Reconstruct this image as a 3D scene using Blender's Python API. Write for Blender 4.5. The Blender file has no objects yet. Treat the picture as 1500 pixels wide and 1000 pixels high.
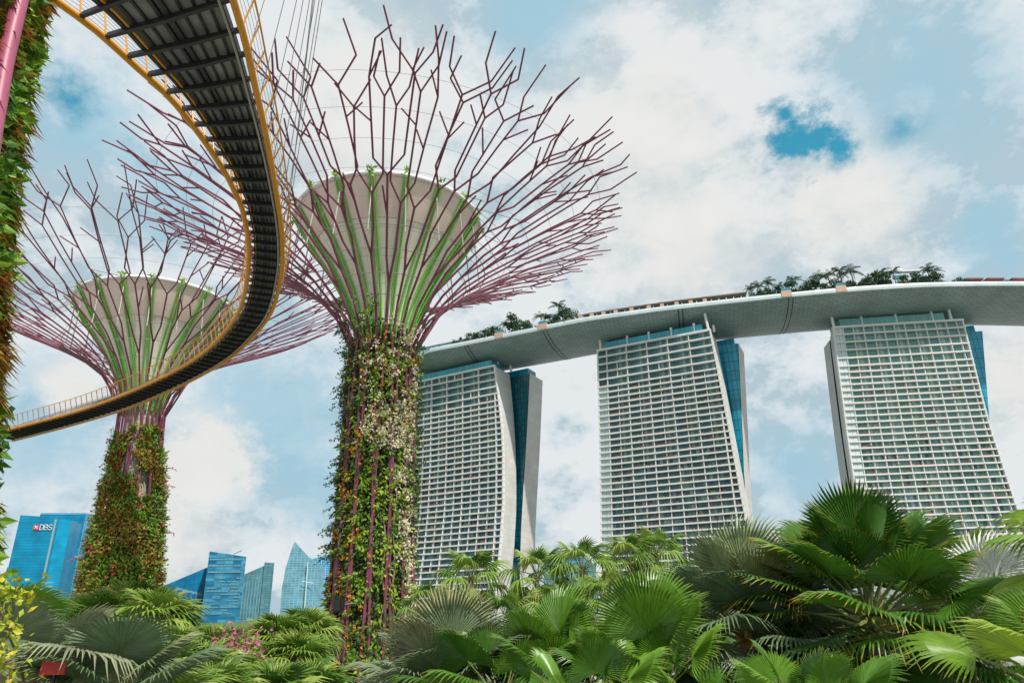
import bpy, math, random
from mathutils import Vector, Matrix, Quaternion

# ------------------------------------------------------------------ camera, sky, sun, exposure
SC = bpy.context.scene
COL = SC.collection
R = math.radians
cd = bpy.data.cameras.new('camera'); cam = bpy.data.objects.new('camera', cd); COL.objects.link(cam)
SC.camera = cam
cd.sensor_width = 36; cd.lens = 24; cd.clip_start = .1; cd.clip_end = 20000
EYE = Vector((0, 0, 1.7)); PITCH, ROLL = R(21.5), R(1.5)
_f = Vector((0, math.cos(PITCH), math.sin(PITCH))); _u = Vector((0, -math.sin(PITCH), math.cos(PITCH))); _r = Vector((1, 0, 0))
CR = _r*math.cos(ROLL) - _u*math.sin(ROLL); CU = _u*math.cos(ROLL) + _r*math.sin(ROLL)
cam.matrix_world = Matrix(((CR.x, CU.x, -_f.x, 0), (CR.y, CU.y, -_f.y, 0), (CR.z, CU.z, -_f.z, EYE.z), (0, 0, 0, 1)))

def ray(px, py): return CR*((px-750)/1000) + CU*((500-py)/1000) + _f
def at_z(px, py, z):
    d = ray(px, py); return EYE + d*((z-EYE.z)/d.z)
def at_d(px, py, h):          # point at horizontal distance h
    d = ray(px, py); return EYE + d*(h/math.hypot(d.x, d.y))

GZ = -4.5          # the viewer stands on a raised path above the beds
SUN_EL, SUN_AZ = R(52), R(144)            # azimuth clockwise from +Y: sun stands to the right and behind
sd = bpy.data.lights.new('sun', 'SUN'); so = bpy.data.objects.new('sun', sd); COL.objects.link(so)
sd.energy = 4.8; sd.angle = R(1.2); sd.color = (1, .95, .86)
sv = Vector((math.sin(SUN_AZ)*math.cos(SUN_EL), math.cos(SUN_AZ)*math.cos(SUN_EL), math.sin(SUN_EL)))
so.rotation_euler = sv.to_track_quat('Z', 'Y').to_euler(); so.location = (60, -60, 90)
SC.view_settings.view_transform = 'Standard'; SC.view_settings.look = 'None'
SC.view_settings.exposure = 0.0; SC.view_settings.gamma = 1
SC.cycles.max_bounces = 6; SC.cycles.diffuse_bounces = 3; SC.cycles.transparent_max_bounces = 6

W = bpy.data.worlds.new('World'); SC.world = W; W.use_nodes = True
def build_world():
    nt = W.node_tree; n = nt.nodes; l = nt.links
    n.clear()
    out = n.new('ShaderNodeOutputWorld')
    sky = n.new('ShaderNodeTexSky'); sky.sky_type = 'NISHITA'; sky.sun_disc = False
    sky.sun_elevation = SUN_EL; sky.sun_rotation = SUN_AZ
    tint = n.new('ShaderNodeMixRGB'); tint.blend_type = 'MULTIPLY'; tint.inputs[0].default_value = 1
    tint.inputs[2].default_value = (.02, 1.75, 1.6, 1)
    l.new(sky.outputs[0], tint.inputs[1])
    bg1 = n.new('ShaderNodeBackground'); bg1.inputs[1].default_value = .10; l.new(tint.outputs[0], bg1.inputs[0])
    tc = n.new('ShaderNodeTexCoord')
    def math_(op, a, b=None, c=None, clamp=False):
        m = n.new('ShaderNodeMath'); m.operation = op; m.use_clamp = clamp
        for i, v in enumerate((a, b, c)):
            if v is None: continue
            if isinstance(v, (int, float)): m.inputs[i].default_value = v
            else: l.new(v, m.inputs[i])
        return m.outputs[0]
    def noise(scale, detail, rough, off=(0, 0, 0), squash=1.0):
        mp = n.new('ShaderNodeMapping'); mp.inputs['Location'].default_value = off; mp.inputs['Scale'].default_value = (1, 1, squash)
        l.new(tc.outputs['Generated'], mp.inputs[0])
        t = n.new('ShaderNodeTexNoise'); t.inputs['Scale'].default_value = scale; t.inputs['Detail'].default_value = detail
        t.inputs['Roughness'].default_value = rough; l.new(mp.outputs[0], t.inputs['Vector'])
        return t.outputs['Fac']
    def ramp(v, lo, hi):
        m = n.new('ShaderNodeMapRange'); m.interpolation_type = 'SMOOTHSTEP'
        m.inputs['From Min'].default_value = lo; m.inputs['From Max'].default_value = hi; l.new(v, m.inputs['Value'])
        return m.outputs[0]
    big = noise(2.2, 8, .62, (.3, .1, .2), 1.5)
    fine = noise(7.5, 8, .62, (1.7, .4, 2.2), 1.3)
    wisp = noise(16, 6, .65, (4.1, 3.3, .2), 1.2)
    n1 = noise(16, 9, .68, (4.1, 3.3, .2), 1.3); n2 = noise(34, 7, .65, (1.1, 7.3, 2.2), 1.2)
    wob = math_('ADD', math_('MULTIPLY', math_('SUBTRACT', n1, .5), 3.4), math_('MULTIPLY', math_('SUBTRACT', n2, .5), 1.5))
    # billows: brighter on the sun's side, greyer beneath
    f2 = noise(5.0, 9, .62, (.9, 2.4, 1.2), 1.5); f3 = noise(5.0, 9, .62, (.9+.035, 2.4-.02, 1.2+.06), 1.5)
    relief = math_('MULTIPLY', math_('SUBTRACT', f3, f2), 3.0)
    def blob(px, py, rad, soft=.5, k=1.0):
        d = ray(px, py).normalized()
        vm = n.new('ShaderNodeVectorMath'); vm.operation = 'DISTANCE'; vm.inputs[1].default_value = d
        l.new(tc.outputs['Generated'], vm.inputs[0])
        q = math_('DIVIDE', vm.outputs['Value'], rad)
        q = math_('ADD', q, math_('MULTIPLY', wob, k))
        m = n.new('ShaderNodeMapRange'); m.interpolation_type = 'SMOOTHSTEP'
        m.inputs['From Min'].default_value = 1.0; m.inputs['From Max'].default_value = soft; l.new(q, m.inputs['Value'])
        return m.outputs[0]
    def addall(vs):
        o = vs[0]
        for v in vs[1:]: o = math_('MAXIMUM', o, v)
        return o
    clear = addall([blob(*b) for b in BLUE_GAPS])
    pale = addall([blob(*b) for b in PALE_GAPS])
    puffs = addall([blob(*b) for b in PUFFS])
    # cloud colour: cream white to blue grey
    cr = n.new('ShaderNodeValToRGB'); e = cr.color_ramp.elements
    e[0].position = .40; e[0].color = (.45, .58, .65, 1); e[1].position = .57; e[1].color = (.78, .82, .84, 1)
    e2 = cr.color_ramp.elements.new(.48); e2.color = (.66, .74, .78, 1)
    mixn = math_('ADD', math_('ADD', math_('MULTIPLY', big, .62), math_('MULTIPLY', fine, .38)), math_('MULTIPLY', relief, -.36))
    l.new(mixn, cr.inputs[0])
    pc = n.new('ShaderNodeMixRGB'); pc.inputs[2].default_value = (.35, .585, .72, 1)
    l.new(math_('MULTIPLY', pale, .85), pc.inputs[0]); l.new(cr.outputs[0], pc.inputs[1])
    pw = n.new('ShaderNodeMixRGB'); pw.inputs[2].default_value = (.84, .83, .80, 1)
    l.new(math_('MULTIPLY', puffs, .9), pw.inputs[0]); l.new(pc.outputs[0], pw.inputs[1])
    bg2 = n.new('ShaderNodeBackground'); bg2.inputs[1].default_value = 1.0; l.new(pw.outputs[0], bg2.inputs[0])
    mx = n.new('ShaderNodeMixShader')
    l.new(math_('SUBTRACT', 1.0, math_('MULTIPLY', clear, .93)), mx.inputs[0]); l.new(bg1.outputs[0], mx.inputs[1]); l.new(bg2.outputs[0], mx.inputs[2])
    l.new(mx.outputs[0], out.inputs[0])
# where the cloud deck opens (direction, angular radius, softness, raggedness)
BLUE_GAPS = [(1176, 198, .060, .2, .75), (1226, 218, .036, .2, .7), (1150, 168, .030, .0, .8), (1200, 205, .045, .2, .75), (1318, 193, .042, -.5, .6), (95, 142, .042, -.4, .6)]
PALE_GAPS = [(790, 10, .12, .1, .3), (410, 610, .19, .1, .35), (1445, 345, .075, .2, .4), (1165, 690, .12, -.1, .3), (250, 290, .10, .1, .4),
             (130, 180, .12, .0, .4), (1350, 130, .20, -.2, .3), (60, 640, .13, .0, .35), (470, 700, .12, .0, .3)]
PUFFS = [(300, 680, .085, .45, .42), (110, 570, .05, .3, .4), (1230, 300, .14, .1, .4), (950, 200, .22, .0, .3), (540, 180, .20, .0, .3),
         (1475, 560, .09, .1, .4), (1000, 350, .2, .0, .3), (240, 770, .11, .1, .4)]
build_world()

# ------------------------------------------------------------------ materials
def mat(name, c, rough=.6, metal=0., var=.0, scale=1.0, spec=.5, island=0., c2=None, bump=0., bscale=20., obj=0., trans=0., coat=0.):
    """principled with procedural variation: noise (var), per island (island) and per object (obj)"""
    m = bpy.data.materials.new(name); m.use_nodes = True
    nt = m.node_tree; n = nt.nodes; l = nt.links
    b = n['Principled BSDF']; b.inputs['Roughness'].default_value = rough; b.inputs['Metallic'].default_value = metal
    b.inputs['Specular IOR Level'].default_value = spec; b.inputs['Coat Weight'].default_value = coat
    tc = n.new('ShaderNodeTexCoord')
    col = n.new('ShaderNodeMixRGB'); col.inputs[1].default_value = (*c, 1); col.inputs[2].default_value = (*(c2 or [x*.55 for x in c]), 1)
    t = n.new('ShaderNodeTexNoise'); t.inputs['Scale'].default_value = scale; t.inputs['Detail'].default_value = 5; t.inputs['Roughness'].default_value = .65
    l.new(tc.outputs['Object'], t.inputs['Vector'])
    mr = n.new('ShaderNodeMapRange'); mr.inputs['From Min'].default_value = .35; mr.inputs['From Max'].default_value = .68
    mr.inputs['To Max'].default_value = var; l.new(t.outputs['Fac'], mr.inputs['Value'])
    fac = mr.outputs[0]
    if island:
        g = n.new('ShaderNodeNewGeometry'); a = n.new('ShaderNodeMath'); a.operation = 'MULTIPLY_ADD'; a.inputs[1].default_value = island
        l.new(g.outputs['Random Per Island'], a.inputs[0]); l.new(fac, a.inputs[2]); fac = a.outputs[0]
    if obj:
        g = n.new('ShaderNodeObjectInfo'); a = n.new('ShaderNodeMath'); a.operation = 'MULTIPLY_ADD'; a.inputs[1].default_value = obj
        l.new(g.outputs['Random'], a.inputs[0]); l.new(fac, a.inputs[2]); fac = a.outputs[0]
    l.new(fac, col.inputs[0]); l.new(col.outputs[0], b.inputs['Base Color'])
    if bump:
        t2 = n.new('ShaderNodeTexNoise'); t2.inputs['Scale'].default_value = bscale; t2.inputs['Detail'].default_value = 4; l.new(tc.outputs['Object'], t2.inputs['Vector'])
        bp = n.new('ShaderNodeBump'); bp.inputs['Strength'].default_value = bump; l.new(t2.outputs['Fac'], bp.inputs['Height']); l.new(bp.outputs[0], b.inputs['Normal'])
    if trans:
        tr = n.new('ShaderNodeBsdfTranslucent'); l.new(col.outputs[0], tr.inputs['Color'])
        mx = n.new('ShaderNodeMixShader'); mx.inputs[0].default_value = trans
        l.new(b.outputs[0], mx.inputs[1]); l.new(tr.outputs[0], mx.inputs[2]); l.new(mx.outputs[0], n['Material Output'].inputs[0])
    return m

def leaf_mat(name, cols, rough=.5, trans=.25, pos_scale=.0, obj=False, tip=None, spec=.4):
    """foliage: colour ramp over a random value per leaf (island) or per frond (object), shifted by a slow noise"""
    m = bpy.data.materials.new(name); m.use_nodes = True
    nt = m.node_tree; n = nt.nodes; l = nt.links
    b = n['Principled BSDF']; b.inputs['Roughness'].default_value = rough; b.inputs['Specular IOR Level'].default_value = spec
    g = n.new('ShaderNodeObjectInfo' if obj else 'ShaderNodeNewGeometry')
    v = g.outputs['Random' if obj else 'Random Per Island']
    if pos_scale:
        tc = n.new('ShaderNodeTexCoord'); t = n.new('ShaderNodeTexNoise'); t.inputs['Scale'].default_value = pos_scale; t.inputs['Detail'].default_value = 3
        l.new(tc.outputs['Object'], t.inputs['Vector'])
        a = n.new('ShaderNodeMath'); a.operation = 'MULTIPLY_ADD'; a.inputs[1].default_value = 2.0; a.inputs[2].default_value = -1.0; l.new(t.outputs['Fac'], a.inputs[0])
        a2 = n.new('ShaderNodeMath'); a2.operation = 'MULTIPLY_ADD'; a2.inputs[1].default_value = .8; l.new(v, a2.inputs[0]); 
        a3 = n.new('ShaderNodeMath'); a3.operation = 'ADD'; a3.inputs[1].default_value = .1; l.new(a.outputs[0], a3.inputs[0]); l.new(a3.outputs[0], a2.inputs[2])
        v = a2.outputs[0]
    cr = n.new('ShaderNodeValToRGB'); el = cr.color_ramp.elements
    while len(el) < len(cols): el.new(.5)
    for i, c in enumerate(cols): el[i].position = i/(len(cols)-1); el[i].color = (*c, 1)
    l.new(v, cr.inputs[0]); c_out = cr.outputs[0]
    if tip:       # UV: x = around the fan, y = hub to tip
        uv = n.new('ShaderNodeUVMap'); sp = n.new('ShaderNodeSeparateXYZ'); l.new(uv.outputs[0], sp.inputs[0])
        mr = n.new('ShaderNodeMapRange'); mr.inputs['From Min'].default_value = tip[1]; mr.inputs['From Max'].default_value = tip[2]; l.new(sp.outputs[1], mr.inputs['Value'])
        mt = n.new('ShaderNodeMixRGB'); mt.inputs[2].default_value = (*tip[0], 1); l.new(mr.outputs[0], mt.inputs[0]); l.new(c_out, mt.inputs[1]); c_out = mt.outputs[0]
        # fine streaks along the pleats
        wv = n.new('ShaderNodeTexNoise'); wv.inputs['Scale'].default_value = 1.0; wv.inputs['Detail'].default_value = 4
        mp = n.new('ShaderNodeMapping'); mp.inputs['Scale'].default_value = (70, 2.5, 1); l.new(uv.outputs[0], mp.inputs[0]); l.new(mp.outputs[0], wv.inputs['Vector'])
        hs = n.new('ShaderNodeMapRange'); hs.inputs['From Min'].default_value = .3; hs.inputs['From Max'].default_value = .7; hs.inputs['To Min'].default_value = .62; hs.inputs['To Max'].default_value = 1.3
        l.new(wv.outputs['Fac'], hs.inputs['Value'])
        mm = n.new('ShaderNodeMixRGB'); mm.blend_type = 'MULTIPLY'; mm.inputs[0].default_value = 1; l.new(c_out, mm.inputs[1]); l.new(hs.outputs[0], mm.inputs[2]); c_out = mm.outputs[0]
    l.new(c_out, b.inputs['Base Color'])
    tr = n.new('ShaderNodeBsdfTranslucent'); l.new(c_out, tr.inputs['Color'])
    mx = n.new('ShaderNodeMixShader'); mx.inputs[0].default_value = trans
    l.new(b.outputs[0], mx.inputs[1]); l.new(tr.outputs[0], mx.inputs[2]); l.new(mx.outputs[0], n['Material Output'].inputs[0])
    return m

def uv_mat(name, base, dark, kind, sx, sy, mortar=.03, rough=.4, spec=.5, mort=None, metal=0., var=.4):
    """panelled surface: brick texture laid on the UV map (metres)"""
    m = bpy.data.materials.new(name); m.use_nodes = True
    nt = m.node_tree; n = nt.nodes; l = nt.links
    b = n['Principled BSDF']; b.inputs['Roughness'].default_value = rough; b.inputs['Specular IOR Level'].default_value = spec; b.inputs['Metallic'].default_value = metal
    uv = n.new('ShaderNodeUVMap'); bt = n.new('ShaderNodeTexBrick')
    bt.offset = .5 if kind == 'brick' else 0.
    bt.inputs['Scale'].default_value = 1; bt.inputs['Brick Width'].default_value = sx; bt.inputs['Row Height'].default_value = sy
    bt.inputs['Mortar Size'].default_value = mortar; bt.inputs['Mortar Smooth'].default_value = .1
    bt.inputs['Color1'].default_value = (*base, 1); bt.inputs['Color2'].default_value = (*dark, 1); bt.inputs['Mortar'].default_value = (*(mort or [x*.5 for x in dark]), 1)
    l.new(uv.outputs[0], bt.inputs['Vector'])
    t = n.new('ShaderNodeTexNoise'); t.inputs['Scale'].default_value = .05; t.inputs['Detail'].default_value = 6; l.new(uv.outputs[0], t.inputs['Vector'])
    mr = n.new('ShaderNodeMapRange'); mr.inputs['From Min'].default_value = .3; mr.inputs['From Max'].default_value = .7; mr.inputs['To Min'].default_value = 1-var*.5; mr.inputs['To Max'].default_value = 1+var*.5; l.new(t.outputs['Fac'], mr.inputs['Value'])
    mm = n.new('ShaderNodeMixRGB'); mm.blend_type = 'MULTIPLY'; mm.inputs[0].default_value = 1; l.new(bt.outputs[0], mm.inputs[1]); l.new(mr.outputs[0], mm.inputs[2])
    l.new(mm.outputs[0], b.inputs['Base Color'])
    return m

M = {}
M['ground'] = mat('ground', (.35, .345, .33), .9, var=.7, scale=.3, c2=(.25, .245, .225))
M['steel'] = mat('magenta_steel', (.20, .045, .085), .45, var=.5, scale=.8, c2=(.13, .03, .055))
M['pink'] = mat('pink_steel', (.44, .10, .19), .45, var=.8, scale=1.6, c2=(.32, .07, .12), bump=.05)
M['concrete'] = mat('concrete', (.42, .39, .33), .85, var=.6, scale=.9, c2=(.30, .27, .22), bump=.1, bscale=6)
M['funnel_top'] = mat('funnel_panel', (.76, .64, .56), .6, var=.3, scale=.4, c2=(.68, .57, .50))
M['rim'] = mat('rim_white', (.75, .75, .74), .5, var=.2, scale=.5)
M['green'] = mat('green_tube', (.15, .50, .04), .4, var=.5, scale=1.5, c2=(.09, .34, .03))
M['cable'] = mat('cable_steel', (.38, .37, .35), .4, metal=.3, var=.2)
M['darkcable'] = mat('hanger_steel', (.16, .16, .17), .5, metal=.3, var=.2)
M['yellow'] = mat('yellow_paint', (.72, .29, .01), .38, var=.35, scale=2.5, c2=(.50, .19, .006))
M['blacksteel'] = mat('dark_steel', (.022, .021, .026), .5, var=.5, scale=3, c2=(.04, .037, .037))
M['deck'] = mat('deck_underside', (.15, .148, .15), .7, var=1., scale=.9, c2=(.30, .295, .29), bump=.1, bscale=9)
M['white'] = mat('white_concrete', (.66, .66, .65), .7, var=.35, scale=.06, c2=(.58, .58, .57))
M['graywall'] = mat('grey_cladding', (.34, .36, .35), .65, var=.3, scale=.05)
M['endwall'] = uv_mat('end_wall_cladding', (.60, .59, .57), (.54, .53, .515), 'brick', 9, 4.55, .2, .6, .4, (.49, .48, .47), var=.2)
M['endshade'] = uv_mat('end_wall_shaded', (.40, .42, .41), (.38, .40, .39), 'brick', 6, 3.4, .12, .6, .4, (.3, .32, .31), var=.15)  # greyer cladding: shade on the end facing away from the sun, put into the colour
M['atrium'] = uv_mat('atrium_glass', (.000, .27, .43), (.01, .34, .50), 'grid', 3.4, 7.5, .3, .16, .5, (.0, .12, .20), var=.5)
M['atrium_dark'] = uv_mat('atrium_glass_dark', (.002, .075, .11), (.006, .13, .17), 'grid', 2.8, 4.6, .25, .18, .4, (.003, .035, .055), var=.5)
M['crownglass'] = uv_mat('crown_glass', (.01, .27, .36), (.04, .36, .44), 'grid', 1.8, 9, .12, .18, .5, (.02, .12, .16), var=.5)
M['crowngreen'] = uv_mat('crown_glass_green', (.10, .30, .30), (.14, .36, .35), 'grid', 1.4, 9, .14, .2, .5, (.06, .2, .2), var=.4)
M['win_dark'] = leaf_mat('window_glass_dark', [(.010, .06, .08), (.012, .075, .10), (.02, .09, .115), (.03, .12, .14), (.06, .18, .2), (.24, .30, .29)], .15, 0., spec=.6)
M['win_teal'] = leaf_mat('window_glass_teal', [(.03, .06, .07), (.08, .21, .22), (.11, .27, .27), (.15, .31, .30), (.2, .36, .345), (.34, .45, .43)], .18, 0., spec=.6)
M['blind'] = mat('blind_panel', (.42, .50, .52), .5, var=.3, scale=.2, island=.3, c2=(.32, .40, .42))
M['blind3'] = mat('blind_panel_pale', (.55, .61, .64), .5, var=.3, scale=.2, island=.3, c2=(.45, .52, .55))
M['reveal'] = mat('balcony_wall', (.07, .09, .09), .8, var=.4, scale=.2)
M['planter'] = leaf_mat('balcony_plants', [(.05, .16, .02), (.14, .28, .03), (.22, .05, .06), (.35, .05, .08), (.30, .28, .2)], trans=.1)
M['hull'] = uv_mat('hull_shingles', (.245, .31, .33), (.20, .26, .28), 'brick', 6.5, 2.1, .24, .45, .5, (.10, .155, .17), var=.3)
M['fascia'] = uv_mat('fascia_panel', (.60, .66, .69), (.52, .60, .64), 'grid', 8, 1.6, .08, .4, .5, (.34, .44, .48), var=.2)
M['roofdark'] = mat('pergola_roof', (.13, .12, .09), .7, var=.5, scale=.2)
M['kiosk'] = mat('kiosk_pink', (.56, .37, .29), .8, var=.3, scale=.4)
M['teal'] = mat('teal_glass_screen', (.05, .24, .27), .25, var=.4, scale=.3)
M['redroof'] = mat('rust_roof', (.16, .05, .04), .7, var=.4, scale=.3)

# ------------------------------------------------------------------ helpers
class MB:
    def __init__(s): s.v = []; s.f = []; s.m = []; s.uv = []; s.cur = 0; s.has_uv = False
    def face(s, idx, uv=None):
        s.f.append(tuple(idx)); s.m.append(s.cur); s.uv.append(uv)
        if uv: s.has_uv = True
    def quad(s, a, b, c, d, uv=None):
        k = len(s.v); s.v += [tuple(a), tuple(b), tuple(c), tuple(d)]; s.face((k, k+1, k+2, k+3), uv)
    def poly(s, pts, uv=None):
        k = len(s.v); s.v += [tuple(p) for p in pts]; s.face(range(k, k+len(pts)), uv)
    def box(s, o, x, y, z):     # corner o and three edge vectors
        o, x, y, z = Vector(o), Vector(x), Vector(y), Vector(z); k = len(s.v)
        P = [o, o+x, o+x+y, o+y, o+z, o+x+z, o+x+y+z, o+y+z]; s.v += [tuple(p) for p in P]
        lx, ly, lz = x.length, y.length, z.length
        for q, (a, b) in (((0, 3, 2, 1), (ly, lx)), ((4, 5, 6, 7), (lx, ly)), ((0, 1, 5, 4), (lx, lz)), ((1, 2, 6, 5), (ly, lz)), ((2, 3, 7, 6), (lx, lz)), ((3, 0, 4, 7), (ly, lz))):
            s.face([k+i for i in q], ((0, 0), (a, 0), (a, b), (0, b)))
    def tube(s, pts, rad, n=6, cap=True, closed=False):
        pts = [Vector(p) for p in pts]; N = len(pts); k = len(s.v)
        rads = rad if isinstance(rad, (list, tuple)) else [rad]*N
        up = None
        for i, p in enumerate(pts):
            if closed: t = pts[(i+1) % N]-pts[i-1]
            else: t = pts[min(i+1, N-1)]-pts[max(i-1, 0)]
            if t.length < 1e-9: t = Vector((0, 0, 1))
            t.normalize()
            if up is None:
                up = Vector((0, 0, 1)) if abs(t.z) < .9 else Vector((1, 0, 0))
            a = t.cross(up); a.normalize(); up = a.cross(t)
            b = up
            for j in range(n):
                an = 2*math.pi*j/n; s.v.append(tuple(p+(a*math.cos(an)+b*math.sin(an))*rads[i]))
        for i in range(N if closed else N-1):
            i2 = (i+1) % N
            for j in range(n):
                j2 = (j+1) % n; s.face((k+i*n+j, k+i*n+j2, k+i2*n+j2, k+i2*n+j))
        if cap and not closed:
            s.face([k+j for j in range(n)][::-1]); s.face([k+(N-1)*n+j for j in range(n)])
    def lathe(s, prof, c, n=40, mats=None, uvs=1.0):   # prof: (r, z)
        k = len(s.v)
        for r, z in prof:
            for j in range(n):
                a = 2*math.pi*j/n; s.v.append((c[0]+r*math.cos(a), c[1]+r*math.sin(a), z))
        for i in range(len(prof)-1):
            if mats: s.cur = mats[i]
            for j in range(n):
                j2 = (j+1) % n; u0, u1 = 24*j/n, 24*(j+1)/n; v0, v1 = prof[i][1], prof[i+1][1]; s.face((k+i*n+j, k+i*n+j2, k+(i+1)*n+j2, k+(i+1)*n+j), ((u0, v0), (u1, v0), (u1, v1), (u0, v1)))
    def prism(s, pts, z0, z1, top=None):   # footprint pts (x,y), z1 may be list per point
        n = len(pts); zs = z1 if isinstance(z1, (list, tuple)) else [z1]*n; k = len(s.v)
        tp = top or pts
        s.v += [(p[0], p[1], z0) for p in pts] + [(p[0], p[1], zs[i]) for i, p in enumerate(tp)]
        for i in range(n):
            j = (i+1) % n; w = math.hypot(pts[j][0]-pts[i][0], pts[j][1]-pts[i][1])
            s.face((k+i, k+j, k+n+j, k+n+i), ((0, z0), (w, z0), (w, zs[j]), (0, zs[i])))
        s.face(range(k+n, k+2*n), [(p[0], p[1]) for p in pts])
    def leaf(s, p, d, nrm, L, w, bend=.2):   # folded leaf of two quads with a pointed end
        p, d, nrm = Vector(p), Vector(d).normalized(), Vector(nrm)
        t = d.cross(nrm)
        if t.length < 1e-6: t = d.orthogonal()
        t.normalize(); nn = t.cross(d)
        m = p+d*L*.5+nn*(L*bend*.35); e = p+d*L-nn*(L*bend*.5); k = len(s.v)
        s.v += [tuple(p), tuple(m+t*w*.5-nn*w*.15), tuple(m), tuple(m-t*w*.5-nn*w*.15), tuple(e)]
        s.face((k, k+1, k+2)); s.face((k, k+2, k+3)); s.face((k+1, k+4, k+2)); s.face((k+2, k+4, k+3))
    def build(s, name, mats, parent=None, smooth=False, local=False):
        me = bpy.data.meshes.new(name)
        off = Vector((0, 0, 0))
        if parent is not None and not local:
            q = parent
            while q is not None: off += ORIGIN.get(q.name, q.location); q = q.parent
        me.from_pydata([(v[0]-off.x, v[1]-off.y, v[2]-off.z) for v in s.v], [], s.f)
        for m in (mats if isinstance(mats, (list, tuple)) else [mats]): me.materials.append(m)
        me.polygons.foreach_set('material_index', s.m)
        if smooth: me.polygons.foreach_set('use_smooth', [True]*len(s.f))
        if s.has_uv:
            u = me.uv_layers.new(name='UVMap'); flat = []
            for f, q in zip(s.f, s.uv):
                for i in range(len(f)): flat += list(q[i]) if q else [0, 0]
            u.data.foreach_set('uv', flat)
        me.update()
        o = bpy.data.objects.new(name, me); COL.objects.link(o)
        if parent is not None: o.parent = parent
        return o

def tag(o, label=None, cat=None, group=None, kind=None):
    for k, v in (('label', label), ('category', cat), ('group', group), ('kind', kind)):
        if v: o[k] = v
    return o
def thing(name, loc, label, cat, group=None, rz=0):
    o = bpy.data.objects.new(name, None); o.empty_display_size = .3; COL.objects.link(o); o.location = loc; o.rotation_euler.z = rz
    return tag(o, label, cat, group)
ORIGIN = {}
def lerp(tab, x):
    if x <= tab[0][0]: return tab[0][1]
    for (a, b), (c, d) in zip(tab, tab[1:]):
        if x <= c: return b+(d-b)*(x-a)/(c-a)
    return tab[-1][1]
def rvec(rg):
    while True:
        v = Vector((rg.uniform(-1, 1), rg.uniform(-1, 1), rg.uniform(-1, 1)))
        if .05 < v.length < 1: return v.normalized()

# ------------------------------------------------------------------ ground
g = MB(); g.quad((-6000, -300, GZ), (6000, -300, GZ), (6000, 9000, GZ), (-6000, 9000, GZ))
tag(g.build('ground', M['ground']), kind='structure')

M['lawn'] = mat('lawn', (.05, .11, .02), .95, var=1., scale=.5, c2=(.09, .12, .03))
g = MB(); g.quad((1.5, 3, GZ+.004), (60, 3, GZ+.004), (75, 44, GZ+.004), (3, 44, GZ+.004)); tag(g.build('planting_bed', M['lawn']), kind='structure')
g = MB(); g.quad((-1500, 76, GZ+.004), (1500, 76, GZ+.004), (1500, 400, GZ+.004), (-1500, 400, GZ+.004)); tag(g.build('lawn', M['lawn']), kind='structure')
g = MB(); g.quad((-1500, 400, GZ+.004), (-130, 400, GZ+.004), (-130, 1240, GZ+.004), (-1500, 1240, GZ+.004)); tag(g.build('far_lawn', M['lawn']), kind='structure')

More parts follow.
